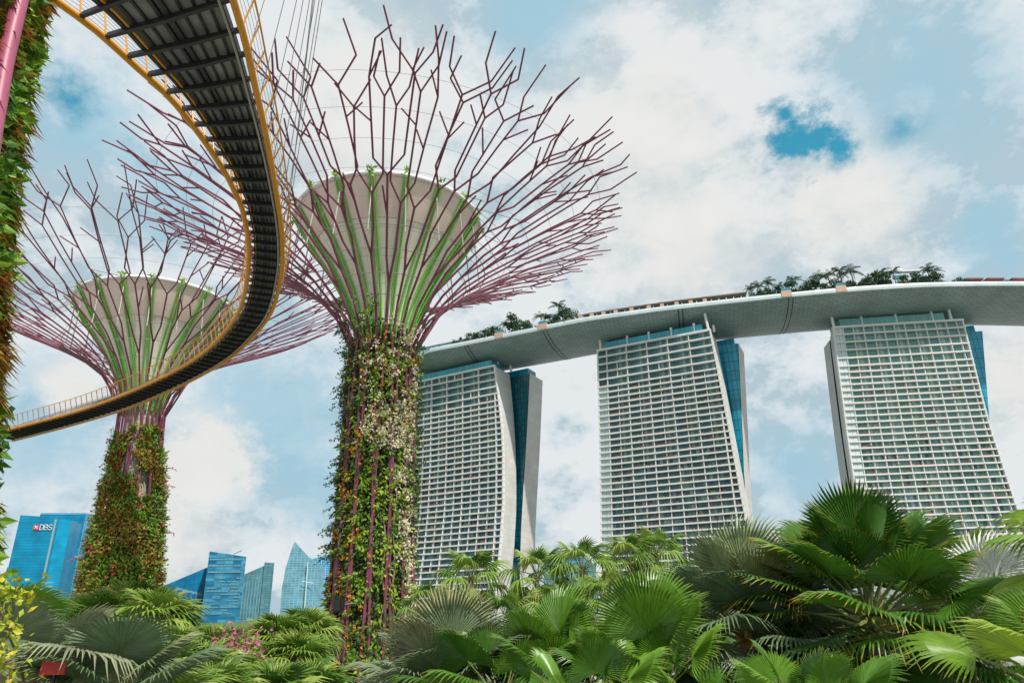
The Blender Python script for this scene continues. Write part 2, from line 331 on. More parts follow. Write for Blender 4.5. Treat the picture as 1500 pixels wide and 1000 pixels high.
# ------------------------------------------------------------------ hotel towers and the deck across them
TOP = 188.0
def tower(label, A, B, left, right, flare, bays, first, glass, blind, west, endmat, atrium, crown, rows_tall, minor_top, seed, struts, wdepth=30, edepth=26, lback=0., rback=0., wsize=24, wlb=0., wrb=0.):
    """A, B: top corners of the front face. left/right: (z, shift along the face) of its edges; flare: (z, metres towards the garden)"""
    rg = random.Random(seed)
    A = Vector(A); B = Vector(B); e = (B-A); Wd = e.length; e.normalize(); nb = Vector((-e.y, e.x))     # nb points away from the viewer
    root = thing('hotel_tower', (A.x, A.y, GZ), label, 'hotel tower', 'hotel towers under the roof deck')
    def P(s, z, dep=0.):
        q = A+e*s+nb*(dep-lerp(flare, z)); return Vector((q.x, q.y, z))
    sl = lambda z: lerp(left, z)
    sr = lambda z: Wd+lerp(right, z)
    zs = [TOP]
    for i in range(60):
        z = zs[-1]-(6.0 if i < rows_tall else 4.55)
        if z < 6: break
        zs.append(z)
    # east block behind the balconies
    b = MB(); lev = [TOP-1]+[z for z in range(180, -1, -12)]+[GZ]
    for z1, z0 in zip(lev, lev[1:]):
        a1, a0 = sl(z1)+.3, sl(z0)+.3; c1, c0 = sr(z1)-.3, sr(z0)-.3
        fl1, fl0 = lerp(flare, z1), lerp(flare, z0)
        k1 = k0 = edepth
        fade = lambda z: min(1, (TOP-z)/60) if rback else 0
        g1, g0, h1, h0 = a1+lback, a0+lback, c1+rback*fade(z1), c0+rback*fade(z0)
        b.cur = 0; b.quad(P(a0, z0, 2.9), P(c0, z0, 2.9), P(c1, z1, 2.9), P(a1, z1, 2.9))
        b.cur = 1
        b.quad(P(c0, z0, 0), P(h0, z0, k0), P(h1, z1, k1), P(c1, z1, 0), ((0, z0), (k0, z0), (k1, z1), (0, z1)))
        b.quad(P(g0, z0, k0), P(a0, z0, 0), P(a1, z1, 0), P(g1, z1, k1), ((k0, z0), (0, z0), (0, z1), (k1, z1)))
        b.cur = 0; b.quad(P(h0, z0, k0), P(g0, z0, k0), P(g1, z1, k1), P(h1, z1, k1))
    b.cur = 1; b.quad(P(sl(TOP)+.3, TOP-1, 0), P(sr(TOP)-.3, TOP-1, 0), P(sr(TOP)-.3, TOP-1, edepth), P(sl(TOP)+.3+lback, TOP-1, edepth), ((0, 0), (9, 0), (9, 9), (0, 9)))
    b.build('guest_room_block', [M['reveal'], endmat], root)
    # floor slabs
    for i, z in enumerate(zs):
        m = MB(); h = 1.45 if i == 0 else 1.05
        a, c = sl(z)-.25, sr(z)+.25
        m.box(P(a, z-h, -.15), e.to_3d()*(c-a), nb.to_3d()*3.0, (0, 0, h)); m.build('floor_slab', M['white'], root)
        # narrow parapet upstand
    # fins
    ss = [None]+[first+bays*k for k in range(0, 12) if first+bays*k < Wd-.5]+['end']
    def fin(f, wd, dep, rows, name, d0=0., mt='white'):
        m = MB()
        for j in rows:
            z1, z0 = zs[j]-(1.45 if j == 0 else 1.05), zs[j+1]
            p1, p0 = f(z1), f(z0); ex = e.to_3d()*wd; d = nb.to_3d()*dep
            k = len(m.v)
            for q in (P(p0, z0, d0), P(p1, z1, d0)):
                m.v += [tuple(q-ex*.5), tuple(q+ex*.5), tuple(q+ex*.5+d), tuple(q-ex*.5+d)]
            for a_ in ((0, 1, 5, 4), (1, 2, 6, 5), (3, 0, 4, 7)): m.face([k+t for t in a_])
        if m.f: m.build(name, M[mt], root)
    R_ = range(len(zs)-1)
    fin(lambda z: sl(z)+.4, .9, 2.9, R_, 'fin')
    fin(lambda z: sr(z)-.4, .9, 2.9, R_, 'fin')
    cols = [first+bays*k for k in range(0, 12) if first+bays*k < Wd-1.5]
    top_end = cols[-1]+bays if False else Wd-.6
    shear = lambda s0, z: s0 + sl(z)*(1-s0/Wd) + lerp(right, z)*0.15*(s0/Wd)
    for s0 in cols: fin(lambda z, s0=s0: shear(s0, z), 0.5, 2.7, R_, 'fin', .2)
    low = [j for j in R_ if sr(zs[j+1])-shear(Wd, zs[j+1]) > 2.6]
    if low: fin(lambda z: shear(Wd-.5, z), .9, 2.9, low, 'fin')
    mids = [s+bays/2 for s in cols if s+bays/2 < Wd-1.]
    for s0 in mids:
        rows = [j for j in R_ if (j >= minor_top and j < len(zs)-9) or minor_top == 0 or (rg.random() < .16)]
        runs = []
        for j in rows:
            if runs and runs[-1][-1] == j-1: runs[-1].append(j)
            else: runs.append([j])
        for run in runs: fin(lambda z, s0=s0: shear(s0, z), .42, 2.3, run, 'mullion', .5, 'white')
    # windows
    bl = MB(); rest = MB(); plants = MB(); n_ind = 0
    wide = [0.]+cols+[Wd]
    for j in R_:
        z1, z0 = zs[j]-1.0, zs[j+1]
        edges = [sl((z0+z1)/2)+.8]+[shear(c, (z0+z1)/2) for c in cols]+[shear(Wd-.5, (z0+z1)/2)]
        if sr(z0)-edges[-1] > 2.6: edges.append(sr(z0)-.8)
        for q, (a, c) in enumerate(zip(edges, edges[1:])):
            if c-a < 1: continue
            isblind = q == 0 and blind and j >= blind[0]
            tgt = bl if isblind else (MB() if n_ind < 100 else rest)
            npan = 2 if isblind else max(2, round((c-a)/2.3))
            dep = .9 if isblind else 2.55
            for t in range(npan):
                x0, x1 = a+(c-a)*t/npan+.08, a+(c-a)*(t+1)/npan-.08
                tgt.quad(P(x0, z0+.05, dep), P(x1, z0+.05, dep), P(x1, z1-.1, dep), P(x0, z1-.1, dep))
                if not isblind and t % 2 == 0:     # glass balustrade panel
                    pass
            if not isblind and tgt is not rest:
                tgt.build('window', M[glass], root); n_ind += 1
            if not isblind and rg.random() < .42 and j > 3:
                nn = rg.randint(4, 9); x = a+1
                for t in range(nn):
                    xx = rg.uniform(a+.8, c-.8); hh = rg.uniform(.5, 1.15); ww = rg.uniform(.5, 1.5)
                    plants.box(P(xx-ww/2, z0+.02, .15), e.to_3d()*ww, nb.to_3d()*.7, (0, 0, hh))
    if rest.f: tag(rest.build('window', M[glass], root), kind='stuff')
    if bl.f: bl.build('blind_panel', M[blind[1]], root)
    if plants.f: tag(plants.build('balcony_plants', M['planter'], root), kind='stuff')
    # west block, its front glazed where it looks past the east block
    wl, wr = west
    b = MB(); lv = [186, 150, 120, 90, 60, 30, GZ]
    for z1, z0 in zip(lv, lv[1:]):
        def Q(s, z, d): q = A+e*s+nb*d; return Vector((q.x, q.y, z))
        a1, a0, c1, c0 = lerp(wl, z1), lerp(wl, z0), Wd+lerp(wr, z1), Wd+lerp(wr, z0); d0, d1 = wdepth, wdepth+wsize
        b.cur = 1
        b.quad(Q(c0, z0, d0), Q(c0+wrb, z0, d1), Q(c1+wrb, z1, d1), Q(c1, z1, d0), ((0, z0), (24, z0), (24, z1), (0, z1)))
        b.quad(Q(a0+wlb, z0, d1), Q(a0, z0, d0), Q(a1, z1, d0), Q(a1+wlb, z1, d1), ((24, z0), (0, z0), (0, z1), (24, z1)))
        b.cur = 0
        b.quad(Q(c0+wrb, z0, d1), Q(a0+wlb, z0, d1), Q(a1+wlb, z1, d1), Q(c1+wrb, z1, d1))
    b.cur = 1; b.quad(Q(lerp(wl, 186), 186, wdepth), Q(Wd+lerp(wr, 186), 186, wdepth), Q(Wd+lerp(wr, 186)+wrb, 186, wdepth+wsize), Q(lerp(wl, 186)+wlb, 186, wdepth+wsize), ((0, 0), (9, 0), (9, 9), (0, 9)))
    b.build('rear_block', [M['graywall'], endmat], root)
    gm = MB()
    for z1, z0 in zip(lv, lv[1:]):
        a1, a0, c1, c0 = lerp(wl, z1)+1, lerp(wl, z0)+1, Wd+lerp(wr, z1)-.3, Wd+lerp(wr, z0)-.3
        gm.quad(Q(a0, z0, wdepth-.4), Q(c0, z0, wdepth-.4), Q(c1, z1, wdepth-.4), Q(a1, z1, wdepth-.4), ((a0, z0), (c0, z0), (c1, z1), (a1, z1)))
    gm.build('atrium_glass', M[atrium], root)
    # recessed glass storey and props below the deck
    c = MB(); c.box(P(crown[0], TOP+.02, 2.2), e.to_3d()*(Wd-crown[0]-crown[1]), nb.to_3d()*20, (0, 0, crown[2])); c.build('crown_storey', M[crown[3]], root)
    c2 = MB(); c2.box(Q(Wd-16, 186.02, wdepth+3), e.to_3d()*(16+lerp(wr, 186)-3), nb.to_3d()*14, (0, 0, 6)); c2.build('crown_storey', M['atrium'], root)
    for (s, d, s2, h) in struts:
        m = MB(); m.tube([P(s, TOP, d), P(s2, TOP+h, d)], 1.0, 8); m.build('strut', M['white'], root)
    return root

T1A, T1B = (-91.6, 565.2), (-14.9, 523.0)
tower('white hotel tower nearest the flowering trunk, its curved end wall in view', T1A, T1B,
      [(0, 0), (188, 0)], [(0, 3), (20, 5.6), (49, 6.2), (77, 6.6), (114, 6.5), (134, 5.9), (154, 4), (188, 0)],
      [(0, 16), (20, 11), (49, 5.5), (77, 1.6), (114, 0), (188, 0)],
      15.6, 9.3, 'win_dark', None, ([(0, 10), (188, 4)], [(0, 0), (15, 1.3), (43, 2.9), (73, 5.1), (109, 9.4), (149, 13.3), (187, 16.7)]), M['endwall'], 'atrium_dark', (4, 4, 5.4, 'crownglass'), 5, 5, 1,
      [(80, 14, 77, 11), (80, 14, 83, 7), (90, 24, 89, 6)], wdepth=30, rback=-2.6)
tower('white hotel tower in the middle of the three, blue glass wedge at its side', (65.4, 494.9), (143.5, 457.6),
      [(0, -8.5), (188, 0)], [(0, 9), (48, 6.5), (70, 5.2), (124, 3.0), (188, 0)],
      [(0, 8), (60, 2), (110, 0), (188, 0)],
      15.7, 7.6, 'win_dark', (5, 'blind'), ([(0, 4), (188, 8)], [(0, -2), (85, 3.7), (124, 7.9), (188, 14.1)]), M['endwall'], 'atrium', (6, 6, 5.4, 'crownglass'), 5, 5, 2,
      [(2.5, 2, 2.5, 8), (24, 3, 24, 7.5), (41, 3, 41, 7.5), (58, 3, 58, 7.5), (75, 3, 75, 7.5), (85, 2, 84, 13), (88, 8, 88, 5)], wdepth=36, wrb=.6)
tower('white hotel tower at the right end of the row, with pale green windows', (233.4, 459.8), (323.0, 451.4),
      [(0, -13), (60, -9.5), (125, -4.5), (188, 0)], [(0, -1.0), (60, -2), (120, -2.2), (188, 0)],
      [(0, 10), (60, 3), (110, 0), (188, 0)],
      14.2, 7.0, 'win_teal', (0, 'blind3'), ([(0, -6), (82, -3), (131, 0), (188, 4.6)], [(0, -9), (55, -1), (148, 16.9), (190, 24.9)]), M['endshade'], 'atrium', (6, 11, 6.2, 'crowngreen'), 5, 0, 3,
      [(1.2, 1.5, .9, 11), (22, 3, 22, 8), (46, 3, 46, 8.5), (71, 3, 71, 8), (83, 2, 83, 9)], wdepth=23, edepth=20, lback=3.9, wsize=17, wlb=1.2)

RIM = [(-116.5, 557.7), (-76.2, 537.8), (-39.2, 521.4), (11.0, 498.4), (52.4, 479.2), (77.6, 471.2), (116.5, 460.3), (168.9, 449.1), (198.2, 443.3), (230.4, 437.8), (262.9, 434.1), (297.5, 432.3), (358.7, 434.5), (416.2, 441.2), (457.8, 448.5)]
def catmull(pts, step):
    P = [Vector(p) for p in pts]; P = [P[0]*2-P[1]]+P+[P[-1]*2-P[-2]]; out = []
    for i in range(1, len(P)-2):
        n = max(2, int((P[i+1]-P[i]).length/step))
        for j in range(n):
            t = j/n
            out.append(.5*((2*P[i])+(P[i+1]-P[i-1])*t+(2*P[i-1]-5*P[i]+4*P[i+1]-P[i+2])*t*t+(3*P[i]-P[i-1]-3*P[i+1]+P[i+2])*t**3))
    out.append(P[-2]); return out
RC = catmull(RIM, 6.0)
RL = [0.]
for a, b in zip(RC, RC[1:]): RL.append(RL[-1]+(b-a).length)
def rim_frame(i):
    t = (RC[min(i+1, len(RC)-1)]-RC[max(i-1, 0)]).normalized(); return t, Vector((-t.y, t.x))
def rim_at(x):      # point on the rim at world x
    i = min(range(len(RC)), key=lambda k: abs(RC[k].x-x)); return i
deck = thing('roof_deck', (100, 470, 190), 'long boat shaped roof deck bridging the three hotel towers', 'roof deck')
SEC = [(0, 204.6), (1.2, 203.6), (5, 201.4), (10, 199.2), (16, 197.2), (23, 195.6), (31, 194.6), (39, 194.3), (46, 194.9), (52, 196.6), (56.5, 200), (58, 206.5)]
DZ = 206.5
m = MB(); k0 = 0; sl_ = [0.]
for a, b in zip(SEC, SEC[1:]): sl_.append(sl_[-1]+math.hypot(b[0]-a[0], b[1]-a[1]))
for i, c in enumerate(RC):
    t, nb = rim_frame(i); q = min(1, .25+.75*min(1, max(0, RL[i])/55)**.6)
    for d, z in SEC:
        p = c+nb*(29-(29-d)*q if i < 12 else d); m.v.append((p.x, p.y, DZ-(DZ-z)*(q if i < 12 else 1)))
ns = len(SEC)
for i in range(len(RC)-1):
    for j in range(ns-1):
        m.face((i*ns+j, i*ns+j+1, (i+1)*ns+j+1, (i+1)*ns+j), ((RL[i], sl_[j]), (RL[i], sl_[j+1]), (RL[i+1], sl_[j+1]), (RL[i+1], sl_[j])))
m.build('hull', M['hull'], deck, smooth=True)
m = MB(); hb = [(0, 204.55), (-.5, 204.6), (-.7, 206.4), (-.35, 208.0), (0.2, 208.0), (.3, 206.52)]
for i, c in enumerate(RC):
    t, nb = rim_frame(i); q = min(1, .25+.75*min(1, max(0, RL[i])/55)**.6) if i < 12 else 1
    for d, z in hb:
        p = c+nb*(29-(29-d)*q); m.v.append((p.x, p.y, z))
nh = len(hb); hl = [0, .5, 2.8, 4.1, 4.7, 6.2]
for i in range(len(RC)-1):
    for j in range(nh-1): m.face((i*nh+j, (i+1)*nh+j, (i+1)*nh+j+1, i*nh+j+1), ((RL[i], hl[j]), (RL[i+1], hl[j]), (RL[i+1], hl[j+1]), (RL[i], hl[j+1])))
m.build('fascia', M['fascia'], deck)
m = MB()
for i, c in enumerate(RC):
    t, nb = rim_frame(i); q = min(1, .25+.75*min(1, max(0, RL[i])/55)**.6) if i < 12 else 1
    for d in (.2, 57.8):
        p = c+nb*(29-(29-d)*q); m.v.append((p.x, p.y, DZ))
for i in range(len(RC)-1): m.face((2*i, 2*i+2, 2*i+3, 2*i+1))
m.build('terrace', M['white'], deck)
for x in (123, 195, 27, -37):        # expansion joints round the hull
    i = rim_at(x); t, nb = rim_frame(i); m = MB()
    for w in (0, 3.0):
        pts = []
        for d, z in SEC[:-1]:
            p = RC[i]+nb*d+t*w; pts.append((p.x, p.y, z-.10))
        m.tube(pts, .28, 4)
    m.build('expansion_joint', M['blacksteel'], deck)
def on_deck(x, d, z=None):
    z = DZ if z is None else z+DZ-198.7; x *= 1.0406
    i = rim_at(x); t, nb = rim_frame(i); p = RC[i]+t*((x-RC[i].x)/t.x)+nb*d; return Vector((p.x, p.y, z)), t.to_3d(), nb.to_3d()
def deck_box(name, mt, x0, x1, d, dep, z, h, parent=deck, slope=0):
    a, t, nb = on_deck(x0, d, z); b_, _, _ = on_deck(x1, d, z)
    m = MB(); m.box(a, b_-a, nb*dep, (0, 0, h)); return m.build(name, mt, parent)
# pergola along the front edge
for x0, x1 in zip(range(45, 160, 10), range(55, 170, 10)):
    deck_box('pergola_roof', M['roofdark'], x0, x1+.2, 6, 12, 205.0+(x0-45)*.012, .9)
    deck_box('pergola_wall', M['reveal'], x0+.3, x1-.3, 15, 1, 198.75, 6.2)
    for xx in (x0+1, x0+6): deck_box('pergola_post', M['white'], xx, xx+.5, 7, .5, 198.75, 6.2)
for x in (40.5, 49, 57, 65.5, 74, 85, 97, 106, 116, 125.5, 135): deck_box('parapet_box', M['kiosk'], x, x+2.6, 1.0, 2, 198.75, 4.4)
for x in (-13, 20, 186, 221):
    k = deck_box('parapet_box', M['kiosk'], x, x+6.5, -1.0, 4, 197.2, 4.6); deck_box('glass_screen', M['teal'], x+.4, x+6.1, -.6, 3.2, 201.85, 2.2, k)
deck_box('glass_screen', M['teal'], -85, -62, 5, 1, 198.75, 5.2); deck_box('pergola_roof', M['roofdark'], -92, -40, 6, 8, 204.3, 1.0)
deck_box('glass_screen', M['teal'], -60, -42, 5, 1, 198.75, 5.2)
pv = deck_box('pavilion', M['fascia'], 256, 286, 14, 12, 198.75, 17.5); deck_box('pavilion_roof', M['rim'], 254, 288, 13, 14, 216.3, 1.0, pv)
deck_box('pavilion_window', M['teal'], 266, 275, 13.9, .05, 211, 2.6, pv)
deck_box('plant_room', M['white'], 266, 277, 18, 6, 217.35, 3.4, pv)
deck_box('pavilion_wall', M['roofdark'], 241, 262, 9, 4, 198.75, 9.5)
for x in (312, 327, 345): deck_box('canopy_roof', M['redroof'], x, x+12, 6, 9, 205.0, 1.3); deck_box('canopy_wall', M['reveal'], x+.5, x+11.5, 12, 1, 198.75, 6.2)

# ------------------------------------------------------------------ trees on the roof deck
M['rooftree'] = leaf_mat('roof_tree_leaves', [(.015, .05, .025), (.03, .085, .035), (.065, .13, .05)], trans=.1)
M['bark'] = mat('bark', (.13, .10, .07), .9, var=.8, scale=3, bump=.3)
def crown_mesh(seed, w, h, nl, L):
    rg = random.Random(seed); m = MB(); cl = []
    for i in range(9):
        a = rg.uniform(0, 6.28); r = rg.uniform(.1, .8)*w; cl.append((Vector((r*math.cos(a), r*math.sin(a), rg.uniform(.25, .95)*h)), rg.uniform(.22, .42)*w))
    for i in range(nl):
        c, r = rg.choice(cl); d = rvec(rg); p = c+d*r*rg.uniform(.5, 1); p.z = c.z+(p.z-c.z)*.75
        m.leaf(p, rvec(rg)+d*.5, d, L*rg.uniform(.6, 1.3), L*.7)
    return m
def feather_mesh(seed, L, n=13):
    rg = random.Random(seed); m = MB()
    for i in range(n):
        az = 6.283*i/n+rg.uniform(-.2, .2); el = rg.uniform(-.1, 1.1); d = Vector((math.cos(az), math.sin(az), 0)); pts = []
        for t in range(7):
            u = t/6; pts.append(d*(L*u*math.cos(el)*(1-.1*u))+Vector((0, 0, L*(u*math.sin(el)-.55*u*u))))
        m.tube(pts, [.07*L/4*(1-.8*t/6) for t in range(7)], 3)
        sd_ = d.cross(Vector((0, 0, 1)))
        for t in range(1, 14):
            u = t/14; i0 = min(5, int(u*6)); p = pts[i0].lerp(pts[i0+1], u*6-i0); tg = (pts[i0+1]-pts[i0]).normalized()
            for s in (-1, 1): m.leaf(p, sd_*s*.9+tg*.7-Vector((0, 0, .55)), Vector((0, 0, 1)), L*.24*(1.1-u*.6), L*.05)
    return m
CM = {}
def rooftree(kind, x, d, s, label, grp):
    p, t, nb = on_deck(x, 2+d*.55); s *= 1.42 if x > 60 else 1.85
    if kind == 'palm':
        r = thing('rooftop_palm', p, label, 'palm', grp); h = 7.5*s
        if 'p' not in CM: CM['p'] = feather_mesh(5, 1.0).build('crown', M['rooftree'], None).data; bpy.data.objects.remove(bpy.data.objects['crown'])
        c = bpy.data.objects.new('crown', CM['p']); COL.objects.link(c); c.parent = r; c.location = (0, 0, h); c.scale = (4.2*s,)*3; c.rotation_euler.z = x
        m = MB(); m.tube([p, p+Vector((.2, 0, h*.5)), p+Vector((0, 0, h))], [.4, .28, .22], 6); m.build('trunk', M['bark'], r)
    else:
        r = thing('rooftop_tree', p, label, 'tree', grp); h = 3.2*s
        key = 'b%d' % (int(x) % 3)
        if key not in CM:
            o = crown_mesh(int(x), 4.2, 5.0, 520, .8).build('crown', M['rooftree'], None); CM[key] = o.data; bpy.data.objects.remove(o)
        c = bpy.data.objects.new('crown', CM[key]); COL.objects.link(c); c.parent = r; c.location = (0, 0, h*.45); c.scale = (s,)*3; c.rotation_euler.z = x
        m = MB(); m.tube([p, p+Vector((0, 0, h))], [.35, .22], 6); m.build('trunk', M['bark'], r)
groups = [
    ('above the nearest hotel tower', [('tree', -42, 12, .75), ('tree', -34, 10, .9), ('tree', -26, 14, 1.0), ('tree', -17, 10, 1.1), ('palm', -8, 9, .95), ('tree', -1, 12, 1.45), ('tree', 8, 9, .9)]),
    ('between the first two towers', [('palm', 19, 12, 1.05), ('palm', 25, 8, .85), ('palm', 33, 12, 1.45), ('tree', 29, 9, 1.0), ('tree', 40, 12, 1.3)]),
    ('left of the right tower', [('palm', 168, 9, 1.15), ('palm', 173, 14, 1.35), ('palm', 180, 8, 1.4), ('palm', 187, 12, 1.1), ('tree', 193, 10, 1.35), ('palm', 197, 9, 1.4), ('tree', 176, 11, 1.0), ('tree', 203, 10, 1.0), ('tree', 183, 14, 1.1)]),
    ('above the right tower', [('tree', 209, 10, 1.4), ('palm', 214, 12, 1.55), ('palm', 220, 9, 1.5), ('tree', 225, 12, 1.2), ('palm', 228, 8, 1.7), ('palm', 236, 12, 1.75), ('tree', 232, 9, 1.0), ('tree', 240, 13, 1.1), ('tree', 217, 8, .9)]),
    ('beside the rooftop pavilion', [('tree', 250, 9, 1.5), ('palm', 256, 12, 1.4), ('palm', 263, 8, 1.4), ('tree', 257, 8, 1.1), ('tree', 276, 9, 1.2), ('palm', 287, 9, 1.5), ('palm', 291, 8, 1.3), ('tree', 290, 9, 1.2), ('tree', 283, 12, 1.1), ('tree', 247, 8, 1.2), ('tree', 268, 6, 1.0), ('tree', 322, 12, .7), ('tree', 340, 11, .7)])]
ORD = ['first', 'second', 'third', 'fourth', 'fifth', 'sixth', 'seventh', 'eighth', 'ninth', 'tenth', 'eleventh', 'twelfth', 'thirteenth', 'fourteenth', 'fifteenth']
for where, lst in groups:
    for kind in ('palm', 'tree'):
        sub = sorted([q for q in lst if q[0] == kind], key=lambda q: q[1])
        for i, q in enumerate(sub):
            nm = 'dark roof palm' if kind == 'palm' else 'bushy roof tree'
            rooftree(kind, q[1], q[2], q[3], '%s %s, %s of %d from the left' % (nm, where, ORD[i], len(sub)), 'trees on the roof deck')

for x0, x1, hh, lb in ((-50, 14, 5.0, 'clipped dark hedge along the roof deck above the nearest hotel tower'), (16, 46, 5.0, 'short dark hedge on the roof deck between the first two towers'),
                       (166, 242, 5.2, 'long dark hedge on the roof deck left of the pavilion'), (280, 312, 5.0, 'dark hedge on the roof deck right of the pavilion')):
    p, t, nb = on_deck(x0, 4); r = thing('rooftop_hedge', p, lb, 'hedge', 'hedges on the roof deck'); m = MB(); rg = random.Random(int(x0)+200)
    for i in range(int((x1-x0)*60)):
        q, t, nb = on_deck(rg.uniform(x0, x1), rg.uniform(3, 7)); q.z += 1.45*hh*rg.random()**.6*(.7+.3*math.sin(q.x*.35)*math.cos(q.x*.13)); m.leaf(q, rvec(rg), rvec(rg), rg.uniform(.7, 1.4), .6)
    m.build('foliage', M['rooftree'], r)

# ------------------------------------------------------------------ office towers far behind
def office_mat(name, a, b, sx, sy, mort, rough=.3, mm=.25, var=.5): return uv_mat(name, a, b, 'grid', sx, sy, mm, rough, .35, mort, var=var)
M['of1'] = office_mat('office_glass_blue', (.0, .20, .38), (.0, .235, .43), 60, 4.4, (.0, .15, .30), mm=.35)
M['of2'] = office_mat('office_glass_light', (.0, .25, .46), (.0, .28, .50), 60, 4.4, (.0, .23, .43), mm=.35)
M['of3'] = office_mat('office_glass_band', (.01, .22, .40), (.03, .27, .45), 9, 4.2, (.25, .45, .58), mm=.6)
M['of4'] = office_mat('office_glass_deep', (.0, .13, .29), (.0, .17, .34), 7, 8, (.0, .10, .22), mm=.3)
M['of5'] = office_mat('office_glass_patch', (.0, .11, .24), (.07, .28, .42), 13, 4.6, (.02, .16, .30), mm=.2)
M['of6'] = office_mat('office_glass_grey', (.075, .21, .26), (.12, .27, .31), 7, 4, (.04, .14, .20), mm=.3)
M['of7'] = office_mat('office_glass_pale', (.07, .25, .35), (.14, .32, .41), 6, 4, (.20, .38, .46), mm=.5)
M['signwhite'] = mat('sign_white', (.6, .68, .72), .5, var=.1)
M['signred'] = mat('sign_red', (.62, .06, .06), .5, var=.1)
D = 1300.
def gp(px, D=D, py=880):
    p = at_d(px, py, D); return Vector((p.x, p.y))
def zt(px, py, D=D): return at_d(px, py, D).z
def office(label, D, pts, m, back=1.05, flat=False):
    """pts: (px, py of roof corner, distance factor) along the visible front; the rear is set back from it"""
    fp = [at_d(x, y, D*k) for x, y, k in pts]
    if flat:
        for p in fp: p.z = fp[0].z
    rear = [Vector((p.x*back, p.y*back, p.z)) for p in (fp[-1], fp[0])]
    c = sum((Vector((p.x, p.y)) for p in fp), Vector((0, 0)))/len(fp)
    r = thing('office_tower', (c.x, c.y, GZ), label, 'office tower', 'office towers on the skyline')
    b = MB(); q = fp+rear; b.prism([(p.x, p.y) for p in q], GZ, [p.z for p in q]); b.build('wall', m, r)
    return r, fp
def sign_text(txt, face, u0, z0, h, mt, parent, dep=.8):
    """letters as strokes on a facade: face=(origin, unit along, outward normal)"""
    o, e, nrm = face
    G = {'D': [[(0, 0), (0, 1), (.38, 1), (.6, .8), (.6, .2), (.38, 0), (0, 0)]], 'B': [[(0, 0), (0, 1), (.4, 1), (.56, .86), (.56, .66), (.4, .54), (0, .54)], [(.4, .54), (.6, .4), (.6, .15), (.42, 0), (0, 0)]],
         'S': [[(.6, .85), (.45, 1), (.15, 1), (0, .85), (0, .66), (.15, .54), (.45, .46), (.6, .34), (.6, .15), (.45, 0), (.15, 0), (0, .15)]]}
    x = u0
    for ch in txt:
        m = MB()
        for st in G[ch]:
            for (a, b) in zip(st, st[1:]):
                pa = o+e*(x+a[0]*h)+nrm*dep; pb = o+e*(x+b[0]*h)+nrm*dep
                m.tube([(pa.x, pa.y, z0+a[1]*h), (pb.x, pb.y, z0+b[1]*h)], h*.085, 4)
        m.build('sign_letter', mt, parent); x += h*.8
r, fp = office('tall blue glass office tower with the lettered sign near its top', 1300, [(30, 754, 1.0), (85, 757.5, .985)], M['of1'], 1.03)
a, b = fp[0], fp[1]; e2 = Vector((b.x-a.x, b.y-a.y)); wf = e2.length; e2.normalize(); nf = Vector((e2.y, -e2.x))
sh = 7.4; u0 = wf*.42
m = MB(); p = Vector((a.x, a.y))+e2*u0+nf*.6; zz = a.z-22
m.box((p.x, p.y, zz), e2.to_3d()*sh, nf.to_3d()*.8, (0, 0, sh)); sg = m.build('sign_emblem', M['signred'], r)
m = MB()
for t in (R(45), R(135)):
    c0 = Vector((a.x, a.y))+e2*(u0+sh/2)+nf*1.5
    q = (e2*math.cos(t)*sh*.38); m.tube([(c0.x-q.x, c0.y-q.y, zz+sh/2-math.sin(t)*sh*.38), (c0.x+q.x, c0.y+q.y, zz+sh/2+math.sin(t)*sh*.38)], .8, 4)
m.build('sign_cross', M['signwhite'], sg)
sign_text('DBS', (Vector((a.x, a.y)), e2, nf), u0+sh+1.5, zz, sh, M['signwhite'], r, 1.2)
m = MB(); m.tube([(b.x-e2.x*1.5, b.y-e2.y*1.5-1, 0), (b.x-e2.x*1.5, b.y-e2.y*1.5-1, b.z-3)], 2.0, 6); m.build('corner_strip', M['of7'], r)
# the lower wing that turns away from the lettered tower
r, fp = office('blue glass wing with a bright and a shaded face beside the lettered tower', 1285, [(86.5, 761, .992), (104.5, 764, .992), (119, 770, 1.035)], M['of2'], 1.02, True)
r, fp = office('blue glass office tower with curved banded side behind the leafy trunk', 1420, [(60, 751, 1.02), (128, 747, 1.0), (146, 754, 1.04), (156, 770, 1.12)], M['of3'], 1.06, True)
a, b = fp[0], fp[1]; m = MB(); m.quad((a.x, a.y-1.2, 0), (b.x, b.y-1.2, 0), (b.x, b.y-1.2, b.z-2), (a.x, a.y-1.2, a.z-2), ((0, 0), (90, 0), (90, a.z), (0, a.z))); m.build('front_glazing', M['of1'], r)
r, fp = office('slim blue tower showing just right of the leafy trunk', 1500, [(205, 778, 1.0), (234, 778, 1.0)], M['of1'])
r, fp = office('low blue office slab at the foot of the leafy trunk', 1250, [(200, 835, 1.0), (233, 818, 1.0)], M['of2'])
r, fp = office('dark blue glass block with roof sloping up to the right', 1350, [(222, 865, 1.0), (307, 829, 1.0)], M['of4'])
a, b = fp[0], fp[1]; e2 = Vector((b.x-a.x, b.y-a.y)); wf = e2.length; e2.normalize(); nf = Vector((e2.y, -e2.x))
for i in range(5):
    x = wf*(.44+.095*i); m = MB(); p = Vector((a.x, a.y))+e2*x+nf*.3; z = zt(262+9*i, 872+1.8*i, 1350)
    m.box((p.x, p.y, z), e2.to_3d()*9, nf.to_3d()*1.2, (0, 0, 12)); m.build('window_frame', M['of7'], r)
    q = MB(); q.box((p.x+e2.x*1.6+nf.x*1.3, p.y+e2.y*1.6+nf.y*1.3, z+2), e2.to_3d()*5.8, nf.to_3d()*.4, (0, 0, 7)); q.build('window', M['of4'], r)
m = MB()
for i in range(6):
    pass
pp = [(238, 887), (258, 888), (275, 890), (290, 895), (300, 901)]
